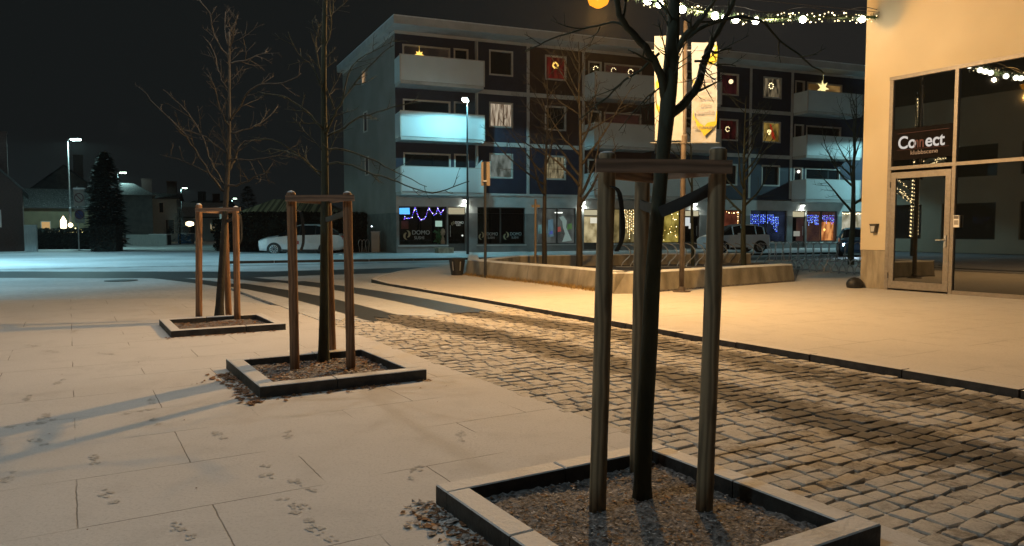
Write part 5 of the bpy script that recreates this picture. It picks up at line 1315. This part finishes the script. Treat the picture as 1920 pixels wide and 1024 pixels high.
# ------------------------------------------------------------------ cars
def car(label, loc, rz, paint, L_=4.7, Wd=.93, Ht=1.6, kind='suv', group=None, lights_on=False, stripe=False):
    root = thing('parked_car' if not lights_on else 'oncoming_car', label, 'car', loc, rz, group)
    # x = along, 0 front; columns: x, zbottom, belt, top, wbelt, wtop, flag of segment to the next station
    if kind == 'suv':
        st_ = [(0, .42, .62, .66, .55, .45, ''), (.10, .24, .72, .80, .80, .62, ''), (.55, .22, .86, .93, .90, .74, ''), (1.15, .20, .94, 1.01, .93, .76, 'ws'), (1.85, .20, 1.0, 1.46, .93, .64, 'side'), (2.35, .20, 1.02, 1.57, .93, .62, 'side'), (3.2, .20, 1.04, 1.57, .93, .60, 'side'), (3.9, .22, 1.06, 1.42, .91, .56, 'ws'), (4.45, .26, 1.02, 1.10, .86, .60, ''), (4.68, .34, .88, .92, .72, .55, ''), (4.72, .45, .6, .7, .6, .5, '')]
    else:
        st_ = [(0, .40, .66, .72, .58, .45, ''), (.10, .24, .78, .88, .78, .60, ''), (.45, .22, .92, 1.0, .86, .70, ''), (.85, .20, .98, 1.06, .88, .72, 'ws'), (1.65, .20, 1.02, 1.52, .88, .62, 'side'), (2.2, .20, 1.02, 1.62, .88, .60, 'side'), (3.1, .20, 1.03, 1.60, .88, .60, 'side'), (3.65, .22, 1.05, 1.50, .86, .58, 'ws'), (3.95, .28, 1.02, 1.08, .82, .66, ''), (4.05, .36, .8, .9, .74, .6, '')]
    sx = L_ / st_[-1][0]; sz = Ht / max(s[3] for s in st_) ; sy = Wd / max(s[4] for s in st_)
    body, gls = MB(), MB(); rings = []
    for (x, zb_, ze, zt_, wb_, wt_, fl) in st_:
        x -= st_[-1][0] / 2
        half = [(wb_ * .86, zb_), (wb_ * .98, zb_ + .12), (wb_, zb_ * .5 + ze * .5), (wb_ * .965, ze), (wt_ + .03, zt_ - .05), (wt_ * .82, zt_)]
        ring = [(x * sx, -w_ * sy, z * sz) for w_, z in half] + [(x * sx, 0, (zt_ + .025) * sz)] + [(x * sx, w_ * sy, z * sz) for w_, z in half[::-1]]
        rings.append(ring)
    n = len(rings[0])
    for i in range(len(rings) - 1):
        fl = st_[i][6]
        for k in range(n - 1):
            isg = (fl == 'side' and k in (3, n - 5)) or (fl == 'ws' and k in (4, 5, 6, 7)) or (fl == 'ws' and k in (3, n - 5))
            (gls if isg else body).add([rings[i][k], rings[i + 1][k], rings[i + 1][k + 1], rings[i][k + 1]], [(0, 1, 2, 3)])
        body.add([rings[i][0], rings[i][-1], rings[i + 1][-1], rings[i + 1][0]], [(0, 1, 2, 3)])
    for e_ in (0, -1): body.add(rings[e_], [tuple(range(n))])
    body.obj('body', paint, root, smooth=False); gls.obj('window', 'carglass', root)
    pil = MB()
    for i in (4, 5, 6, 7):
        if i < len(st_) and st_[i][6] in ('side', 'ws') :
            for sd in (3, n - 5):
                pil.tube([rings[i][sd if sd == 3 else sd + 1], rings[i][sd + 1 if sd == 3 else sd]], .022 if i in (5, 6) else .035, 5)
    pil.obj('pillar', paint if kind != 'suv' else 'tyre', root)
    xw = (.95 * sx - L_ / 2, (3.75 if kind == 'suv' else 3.35) * sx - L_ / 2)
    ar = MB(); tr_ = []
    for x in xw:
        for sd in (-1, 1):
            y0 = sd * (Wd * .985 + .01)
            seg = []
            for i in range(13): a = math.pi * i / 12; seg.append((x + .40 * math.cos(a), .30 + .40 * math.sin(a)))
            MB().plate(seg + [(x - .40, .2), (x + .40, .2)], y0 - .012, y0 + .012).obj('wheel_arch', 'tyre', root)
            wz = .335
            wh = MB(); c_ = Matrix.Translation((x, sd * (Wd - .085), wz)) @ Matrix.Rotation(R(90), 4, 'X')
            prof = [(.20, -.11), (.31, -.11), (.335, -.08), (.335, .08), (.31, .11), (.20, .11)]
            t2 = MB().lathe(prof, 20); t2.v = [tuple(c_ @ Vector(q)) for q in t2.v]; wo_ = t2.obj('wheel', 'tyre', root, smooth=False)
            rm = MB(); yo = sd * .118
            for k in range(10):
                a = 2 * math.pi * k / 10; a2 = a + .28
                rm.add([(x + .05 * math.cos(a), sd * (Wd - .085) + yo, wz + .05 * math.sin(a)), (x + .215 * math.cos(a), sd * (Wd - .085) + yo, wz + .215 * math.sin(a)), (x + .215 * math.cos(a2), sd * (Wd - .085) + yo, wz + .215 * math.sin(a2)), (x + .05 * math.cos(a2), sd * (Wd - .085) + yo, wz + .05 * math.sin(a2))], [(0, 1, 2, 3)])
            rg = [(x + .215 * math.cos(2 * math.pi * k / 20), sd * (Wd - .085) + yo, wz + .215 * math.sin(2 * math.pi * k / 20)) for k in range(21)]
            rm.tube(rg, .016, 5, cap=False); rm.obj('wheel_rim', 'rimm', wo_)
    for sd in (-1, 1):
        MB().box(-L_ / 2 + .06, -L_ / 2 + .42, sd * .50 * sy - .13 + (.10 * sd), sd * .50 * sy + .13 + .10 * sd, .60 * sz, .74 * sz).obj('headlight', 'headlamp' if lights_on else 'ceramic', root)
        MB().box(L_ / 2 - .30, L_ / 2 - .04, sd * .62 * sy - .10, sd * .62 * sy + .14, .80 * sz, .98 * sz).obj('tail_light', 'red', root)
        MB().box(-L_ / 2 + 1.75, -L_ / 2 + 1.95, sd * Wd - .02 + .08 * sd, sd * Wd + .02 + .14 * sd, 1.0 * sz, 1.12 * sz).obj('mirror', paint, root)
    sk = MB(); sk.box(-L_ / 2 + 1.4, L_ / 2 - 1.4, -Wd * .985, Wd * .985, .17, .30); sk.obj('side_skirt', 'tyre', root)
    return root
wc = car('white SUV parked side-on in front of the black hedge', at(568, 430, 41.5) * Vector((1, 1, 0)) if False else Vector((at(569, 430, 41.5).x, 41.5, -.04)), R(3), 'white_car', Ht=1.68)
MB().plate([(-.65, .62), (-.05, .60), (-.05, .78), (-.65, .80)], -.95, -.945).obj('door_print', 'red', wc)
q = at(1374, 430, 42.5); car('light blue MPV with snow on its roof, parked behind the bicycle racks', Vector((q.x, 42.5, .06)), FR - R(12), 'blue_car', 3.85, .86, 1.60, 'mpv')
q = at(1590, 430, 38.5); cc_ = car('dark blue car with glaring white headlights beside the cream building', Vector((q.x + 1.25, 40.3, -.04)), R(68), 'navy_car', 4.2, .85, 1.5, 'mpv', None, True)
light('SPOT', (-2.4, 0, .62), 160, (.65, .85, 1.0), .1, cc_, name='headlight_beam', spot=R(110), blend=.6, rot=(0, R(80), 0))

# ------------------------------------------------------------------ left background
def house(label, loc, rz, w_, d_, ze, zr, wall, roofm, chim=(), wins_=(), over=.35, gable_front=True, hip=False):
    root = thing('house', label, 'house', loc, rz)
    mb = MB(); mb.box(-w_ / 2, w_ / 2, 0, d_, 0, ze)
    if gable_front and not hip: mb.add([(-w_ / 2, 0, ze), (w_ / 2, 0, ze), (0, 0, zr - .05), (-w_ / 2, d_, ze), (w_ / 2, d_, ze), (0, d_, zr - .05)], [(0, 1, 2), (3, 5, 4)])
    elif not hip: mb.add([(-w_ / 2, 0, ze), (-w_ / 2, d_, ze), (-w_ / 2, d_ / 2, zr - .05), (w_ / 2, 0, ze), (w_ / 2, d_, ze), (w_ / 2, d_ / 2, zr - .05)], [(0, 1, 2), (3, 5, 4)])
    mb.obj('wall', wall, root)
    r_ = MB(); t = .14; o_ = over
    if hip:
        i_ = w_ * .28
        r_.add([(-w_ / 2 - o_, -o_, ze), (w_ / 2 + o_, -o_, ze), (w_ / 2 + o_, d_ + o_, ze), (-w_ / 2 - o_, d_ + o_, ze), (-w_ / 2 + i_, d_ / 2, zr), (w_ / 2 - i_, d_ / 2, zr)], [(0, 1, 5, 4), (1, 2, 5), (2, 3, 4, 5), (3, 0, 4), (0, 3, 2, 1)])
    elif gable_front:
        k = (zr - ze) / (w_ / 2)
        for sg_ in (-1, 1):
            xe = sg_ * (w_ / 2 + o_); zE = ze - k * o_
            r_.add([(xe, -o_, zE), (0, -o_, zr), (0, d_ + o_, zr), (xe, d_ + o_, zE), (xe, -o_, zE + t), (0, -o_, zr + t), (0, d_ + o_, zr + t), (xe, d_ + o_, zE + t)], [(0, 1, 2, 3), (4, 7, 6, 5), (0, 4, 5, 1), (2, 6, 7, 3), (0, 3, 7, 4)])
    else:
        k = (zr - ze) / (d_ / 2)
        for (ya, yb) in ((-o_, d_ / 2), (d_ + o_, d_ / 2)):
            zE = ze - k * o_
            r_.add([(-w_ / 2 - o_, ya, zE), (w_ / 2 + o_, ya, zE), (w_ / 2 + o_, yb, zr), (-w_ / 2 - o_, yb, zr), (-w_ / 2 - o_, ya, zE + t), (w_ / 2 + o_, ya, zE + t), (w_ / 2 + o_, yb, zr + t), (-w_ / 2 - o_, yb, zr + t)], [(0, 1, 2, 3), (4, 7, 6, 5), (0, 4, 5, 1), (1, 5, 6, 2), (0, 3, 7, 4)])
    ro = r_.obj('roof', roofm, root)
    for (cx, cy, z1, cw) in chim:
        c_ = MB(); c_.box(cx - cw / 2, cx + cw / 2, cy - cw / 2, cy + cw / 2, min(ze, zr) - .2, z1 - .1); c_.box(cx - cw / 2 - .06, cx + cw / 2 + .06, cy - cw / 2 - .06, cy + cw / 2 + .06, z1 - .1, z1); c_.obj('chimney', 'brick', ro)
    for wn in wins_:
        x0, x1, z0, z1, lit = wn[:5]; sidew = len(wn) > 5
        f = MB()
        if not sidew:
            f.box(x0 - .06, x1 + .06, -.05, -.002, z0 - .06, z0); f.box(x0 - .06, x1 + .06, -.05, -.002, z1, z1 + .06); f.box(x0 - .06, x0, -.05, -.002, z0, z1); f.box(x1, x1 + .06, -.05, -.002, z0, z1)
            fo = f.obj('window', 'whiteframe', root); MB().box(x0, x1, -.03, -.002, z0, z1).obj('pane', lit or 'glasspane', fo)
        else:
            X = w_ / 2 * wn[5]; s_g = wn[5]; xa, xb = (X + .002, X + .05) if s_g > 0 else (X - .05, X - .002)
            f.box(xa, xb, x0 - .06, x1 + .06, z0 - .06, z0); f.box(xa, xb, x0 - .06, x1 + .06, z1, z1 + .06); f.box(xa, xb, x0 - .06, x0, z0, z1); f.box(xa, xb, x1, x1 + .06, z0, z1)
            fo = f.obj('window', 'whiteframe', root); MB().box(xa if s_g > 0 else xb - .02, xa + .02 if s_g > 0 else xb, x0, x1, z0, z1).obj('pane', lit or 'glasspane', fo)
    return root
def gxy(px, Y, z=-.04): q = at(px, 430, Y); return Vector((q.x, Y, z))
house('dark brick house with snowy gable roof at the left edge', gxy(44, 48) + Vector((-3.35, -2.18, 0)), R(33), 8, 9, 4.0, 8.1, 'brick', 'roofsnow', ((2.75, .9, 7.7, 1.05), ), ((-3.2, -2.2, 1.2, 2.3, None), (2.6, 2.78, 1.6, 2.6, emit('thin_lit_slit', (.55, .75, .8), .35))))
dn_ = MB(); dn_.tube([gxy(44, 47.8, 0), gxy(44, 47.8, 3.9)], .06, 6); tag(dn_.obj('drainpipe', 'darkmetal'), 'dark drainpipe on the right corner of the brick house', 'drainpipe')
bpy.data.objects.remove(bpy.data.objects['drainpipe'])
house('cream house with low roof behind the lit lantern arch', gxy(84, 58), R(31), 7.0, 7, 3.2, 4.6, 'creamwall', 'roof', (), ((-.2, .35, 1.2, 2.0, emit('warm_cottage_window', (.9, .55, .22), .55)), ), gable_front=False)
house('dark grey gabled house with chimney behind the left street lamp', gxy(124, 76), R(31), 6.4, 8, 5.2, 7.9, 'greywall', 'roof', ((1.3, 3, 9.3, .9), ), ((-1.5, -.7, 3.0, 4.2, None), (.8, 1.6, 3.0, 4.2, None)))
house('board house with hipped dark roof right of the conifer, its shaded side painted grey', Vector((gxy(290, 76).x - 3.0, 75, -.04)), R(27), 6.0, 8.0, 4.9, 6.3, 'greywall', 'roof', ((-1.2, 3.0, 7.2, .7), (2.6, 5.5, 6.9, 1.0)), ((-1.2, -.5, 3.4, 3.7, None), (-.9, .2, .6, 2.0, None), (1.6, 2.1, 3.2, 4.2, None, 1), (2.6, 3.6, .9, 2.2, None, 1), (5.2, 5.9, 3.2, 4.2, None, 1)), hip=True)  # grey wall colour stands in for the shaded side of this house
house('pale two-storey board house with dark window openings beside the snowy conifer, added for the lit side of the hipped house', gxy(310, 84), R(20), 2.5, 6, 4.9, 5.5, 'bluewall', 'roof', ((.55, 3, 7.0, 1.0), ), ((-.55, -.15, 3.3, 4.4, None), (.1, .9, .9, 2.5, None)), gable_front=False)  # added house, its pale wall stands in for the hipped house's lit side
house('low dark house beyond the glowing lantern', gxy(380, 92), R(15), 4.6, 7, 3.0, 4.7, 'bluewall', 'roofsnow', ((1.2, 4, 6.0, .8), ), ((.9, 1.7, .9, 2.2, None), (-1.6, -.9, .9, 2.2, None)), gable_front=False)
house('distant dark house left of the small lamp', gxy(374, 128), R(-5), 6.4, 9, 4.5, 6.4, 'greywall', 'roof', ((-1.5, 4, 8.1, 1.0), ), ((-2, -1, 1.5, 2.8, None), (1, 2, 1.5, 2.8, None)), gable_front=False)
house('low building with pale ribbed hip roof behind the white car', Vector((gxy(538, 57).x, 57, -.04)), R(3), 8.6, 7, 2.35, 3.85, 'greywall', 'ribroof' if 'ribroof' in M else mat('ribbed_metal_roof', (.07, .062, .036), (.32, .285, .18), .6, scale=3, stretch=(1.7, .01, .01), lo=.45, hi=.55), (), (), hip=True)
# conifers and hedges
def conifer(label, loc, h, r0, m_, seed, n=900, snow=None, cone=1.0, group=None):
    root = thing('conifer', label, 'tree', loc); r = random.Random(seed)
    MB().tube([(0, 0, 0), (0, 0, h * .96)], [.10, .02], 7).obj('trunk', 'coniferbark', root)
    mb = MB(); sn = MB()
    for i in range(n):
        f = r.random() ** .8; z = h * (.04 + .95 * f); rm = r0 * ((1 - f) ** .62 * cone + (1 - cone) * math.sin(math.pi * min(1, (1 - f) * 1.0)) ** .5) + .05; a = r.uniform(0, 6.28)
        rr_ = rm * r.uniform(.45, 1.06); p = Vector((rr_ * math.cos(a), rr_ * math.sin(a), z)); d_ = Vector((math.cos(a), math.sin(a), r.uniform(-.5, .25))).normalized(); l = r.uniform(.20, .50) * (.5 + .5 * (1 - f)) * h / 6
        s = d_.cross(Vector((r.uniform(-.4, .4), r.uniform(-.4, .4), 1))).normalized() * l * .35
        tgt = mb
        if snow and r.random() < snow * (1.0 if snow > .5 else (1 if a < .7 or a > 5.6 else .05)): tgt = sn
        tgt.add([p - d_ * l * .6, p + s, p + d_ * l, p - s], [(0, 1, 2), (0, 2, 3)])
    mb.obj('crown', m_, root)
    if sn.v: sn.obj('snow', 'snow', root)
    return root
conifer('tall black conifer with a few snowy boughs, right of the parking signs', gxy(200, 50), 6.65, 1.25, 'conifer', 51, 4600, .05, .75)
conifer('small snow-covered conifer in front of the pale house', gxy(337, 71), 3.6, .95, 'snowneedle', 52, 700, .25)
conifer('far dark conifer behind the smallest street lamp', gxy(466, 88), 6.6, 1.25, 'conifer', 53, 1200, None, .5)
def hedge(label, a, b, w_, h, n, seed, m_='hedge', cat='hedge', name='hedge', snowtop=False):
    o0 = Vector((a.x, a.y, -.04)); d_ = (b - a); d_.z = 0; ln = d_.length; x = d_.normalized(); y = Vector((-x.y, x.x, 0)); r = random.Random(seed); mb = MB()
    root = thing(name, label, cat, o0)
    core = MB(); Mx = Matrix((x, y, Vector((0, 0, 1)))).transposed().to_4x4(); core.box(.15, ln - .15, -w_ / 2 + .12, w_ / 2 - .12, 0, h - .15, Mx); core.obj('branches', m_, root)
    for i in range(n):
        s, t, z = r.uniform(0, ln), r.uniform(-w_ / 2, w_ / 2), r.uniform(.02, 1) * h
        if r.random() < .6: t = -w_ / 2 + r.uniform(-.05, .12)
        if r.random() < .3: z = h + r.uniform(-.1, .12)
        p = x * s + y * t + Vector((0, 0, z)); l = r.uniform(.06, .16)
        u_ = Vector((r.uniform(-1, 1), r.uniform(-1, 1), r.uniform(-1, 1))).normalized() * l; v_ = u_.orthogonal().normalized() * l * .6
        mb.add([p - u_, p + v_, p + u_, p - v_], [(0, 1, 2, 3)])
    mb.obj('foliage', m_, root); return root
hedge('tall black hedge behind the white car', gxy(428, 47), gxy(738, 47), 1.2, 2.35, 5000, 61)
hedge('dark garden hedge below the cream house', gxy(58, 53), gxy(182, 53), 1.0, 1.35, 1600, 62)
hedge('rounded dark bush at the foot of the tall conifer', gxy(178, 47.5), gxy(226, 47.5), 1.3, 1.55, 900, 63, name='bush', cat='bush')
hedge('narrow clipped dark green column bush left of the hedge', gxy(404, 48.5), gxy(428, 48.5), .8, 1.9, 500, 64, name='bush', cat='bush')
# garden walls
gwl = MB(); gwl.box(0, 3.6, 0, .2, 0, .95); o = gwl.obj('garden_wall', 'bluewall', None, gxy(236, 66)); tag(o, 'low pale garden wall left of the pale house', 'wall')
gwl = MB(); gwl.box(0, .75, 0, .15, 0, 1.7); o = gwl.obj('gate_panel', 'bluewall', None, gxy(45, 47)); tag(o, 'pale narrow gate panel right of the brick house', 'gate')
bx = thing('waste_container', 'dark blue waste container with snow on its lid beside the lantern', 'container', gxy(345, 74)); MB().box(-.65, .65, 0, .8, 0, .95).obj('bin_body', 'navy_car', bx); MB().box(-.7, .7, -.03, .83, .955, 1.05).obj('lid', 'snow', bx)
bx = thing('waste_container', 'dark low box in front of the pale house', 'container', gxy(296, 67)); MB().box(-.8, .8, 0, .8, 0, .9).obj('bin_body', 'darkmetal', bx); MB().box(-.84, .84, -.03, .83, .9, 1.0).obj('lid', 'snow', bx)
ln_ = thing('lantern', 'warm glowing lantern on a post beside the small snowy conifer', 'lamp', gxy(356, 80)); MB().tube([(0, 0, 0), (0, 0, 1.75)], .04, 6).obj('pole', 'darkmetal', ln_); MB().lathe([(.12, 0), (.42, .12), (.40, .42), (.10, .52)], 10, (0, 0, 1.75)).obj('lamp_glass', 'lanternglow', ln_); light('POINT', (0, -.5, 2.0), 25, (1, .75, .45), .2, ln_)
# parking signs
sg2 = thing('parking_sign', 'two square parking signs, one above the other, right of the left lamp post', 'road sign', gxy(147, 51.0)); 
MB().tube([(0, 0, 0), (0, 0, 4.35)], .04, 8).obj('pole', 'steel', sg2)
for (z0, z1, w_, kind) in ((3.0, 4.15, .42, 'up'), (1.85, 2.90, .38, 'dn')):
    o = MB().box(-w_ + .2, w_ + .12, -.07, -.045, z0, z1).obj('sign_panel', mat('dim_sign_face_' + kind, (.20, .19, .19), (.24, .23, .22), .5), sg2)
    cx, cz = .16, (z0 + z1) / 2 + (0 if kind == 'up' else .05); rr_ = .30
    dk = MB()
    ring = [(cx + rr_ * math.cos(2 * math.pi * i / 20), cz + rr_ * math.sin(2 * math.pi * i / 20)) for i in range(20)]
    if kind == 'dn': dk.plate(ring, -.085, -.075); dk.obj('symbol', 'signblue', o)
    dk2 = MB(); dk2.tube([(x, -.09, z) for x, z in ring + [ring[0]]], .03, 5, cap=False); dk2.tube([(cx - .2, -.09, cz + .2), (cx + .2, -.09, cz - .2)], .025, 5); dk2.obj('symbol_ring', 'signred', o)
MB().box(-.22, .56, -.09, .06, 4.16, 4.26).obj('snow_cap', 'snow', sg2)
ws_ = thing('notice_sign', 'pale upright sign between the posts of the farthest tree', 'road sign', gxy(419, 60)); MB().tube([(0, .04, 0), (0, .04, 3.1)], .04, 6).obj('pole', 'steel', ws_); MB().box(-.28, .28, -.02, 0, 2.2, 3.2).obj('sign_panel', 'ceramic', ws_); MB().box(-.26, .26, -.02, 0, 1.5, 2.1).obj('sign_panel', 'balcony', ws_)
# Christmas decoration on the left lamp post
dc = thing('lamp_post_decoration', 'glowing arch, ball and two flower wreaths low on the left lamp post', 'decoration', gp(134, 467, -.04) + Vector((0, -.15, 0)))
arch = [(-.62, 1.45), (-.20, 1.45), (-.20, 2.05), (-.41, 2.38), (-.62, 2.05)]
MB().plate(arch, -.04, .0).obj('lit_arch', 'lanternglow', dc); MB().ball((.08, 0, 1.72), .16, 7).obj('lit_ball', 'lanternglow', dc)
for cx in (-.55, -.18, .45, .72):
    b = MB(); r = random.Random(int(cx * 100) + 200)
    for i in range(16): a = 2 * math.pi * i / 16; q_ = r.uniform(.12, .20); b.ball((cx + q_ * math.cos(a), -.05, 1.25 + q_ * math.sin(a)), .085)
    b.obj('flower_lights', emit('yellow_flower_light', (1, .85, .35), 5), dc)
MB().tube([(-.6, .03, 1.1), (.8, .03, 1.1)], .02, 5).obj('cross_rod', 'darkmetal', dc); MB().tube([(.25, .03, 1.2), (.80, .0, .02)], .035, 6).obj('brace', 'post', dc)
# utility box by the apartment gable
ub = thing('utility_box', 'narrow grey cabinet at the foot of the apartment gable', 'cabinet', gxy(704, 43.2)); MB().box(-.25, .22, 0, .3, 0, 1.25).obj('cabinet', 'paleconc', ub); MB().box(-.27, .24, -.02, .32, 1.25, 1.30).obj('lid', 'steel', ub)
gl_ = thing('small_lamp', 'tiny white lamp above the grey cabinet on the gable', 'lamp', gxy(697, 43.6, 1.50)); MB().ball((0, 0, .05), .05, 6).obj('lamp_glass', 'bulbwhite', gl_); MB().box(-.04, .04, .0, .9, .0, .04).obj('bracket', 'steel', gl_)
rack('short bicycle rack left of the grey cabinet', gxy(672, 43.5), gxy(692, 43.5), 3, 'hoop', .8)
# manhole
mh = MB(); q = gp(227, 526, -.03); mh.lathe([(.42, -.005), (.42, .004), (.36, .006)], 20, (0, 0, 0)); tag(mh.obj('manhole_cover', 'darkmetal', None, q), 'dark round manhole cover in the road at left', 'manhole')

# light-wrapped tree and building across the street, seen in the club's glazing
lt = thing('light_wrapped_tree', 'tree wrapped in warm bulbs, mirrored in the club glazing', 'tree', ST(22.0, -6.5, 0))
tr2 = MB(); tr2.tube([(0, 0, 0), (0, 0, 2.4), (.1, 0, 5.0), (.05, .1, 8.2)], [.16, .13, .09, .03], 10)
bl2 = MB(); r = random.Random(77)
for i in range(260): z = 1.0 + 7.0 * i / 260; a = i * .9; bl2.ball((.17 * math.cos(a) * (1.15 - z / 12), .17 * math.sin(a) * (1.15 - z / 12), z), .03)
for k in range(9):
    a = 2 * math.pi * k / 9; z0 = 2.2 + .35 * k; pth = [Vector((0, 0, z0))]; 
    for j in range(7): pth.append(pth[-1] + Vector((math.cos(a + .15 * j) * .28, math.sin(a + .15 * j) * .28, .20 - .01 * j)))
    tr2.tube(pth, [.06 - .007 * j for j in range(8)], 6)
    for j in range(26): p, _, _ = lerp_path(pth, j / 26); bl2.ball(p + Vector((r.uniform(-.05, .05), r.uniform(-.05, .05), r.uniform(-.05, .05))), .026)
tr2.obj('trunk', 'bark', lt, smooth=True); o = bl2.obj('bulbs', emit('wrapped_bulb', (1, .74, .36), 26), lt); o['kind'] = 'stuff'
ob = thing('office_building', 'plain building across the pavement, left of the view', 'building', ST(4, -14, 0), A)
m_ob = MB(); wall_holes(m_ob, 0, 46, 0, 9, [(1 + 4.2 * i, 4 + 4.2 * i, .8, 2.9) for i in range(10)] + [(1 + 4.2 * i, 4 + 4.2 * i, 4.4, 6.2) for i in range(10)], depth=.2)
m_ob.v = [(-y, x, z) for x, y, z in m_ob.v]; m_ob.obj('wall', 'render', ob)
m_g = MB()
for i in range(10):
    for z0, z1 in ((.8, 2.9), (4.4, 6.2)): m_g.box(-.2, -.18, 1 + 4.2 * i, 4 + 4.2 * i, z0, z1)
m_g.obj('pane', 'glasspane', ob)

hz = MB(); hz.box(-245, 245, -65, 305, -1.05, 22)
hm, nt, out = newmat('night_mist'); pvn = nt.nodes.new('ShaderNodeVolumePrincipled'); pvn.inputs['Density'].default_value = .00018; pvn.inputs['Color'].default_value = (.9, .93, .95, 1); pvn.inputs['Anisotropy'].default_value = .55
L(nt, pvn.outputs[0], out.inputs['Volume']); tag(hz.obj('haze', hm), 'thin night mist in the air', 'haze', kind='stuff')
bpy.context.view_layer.update()
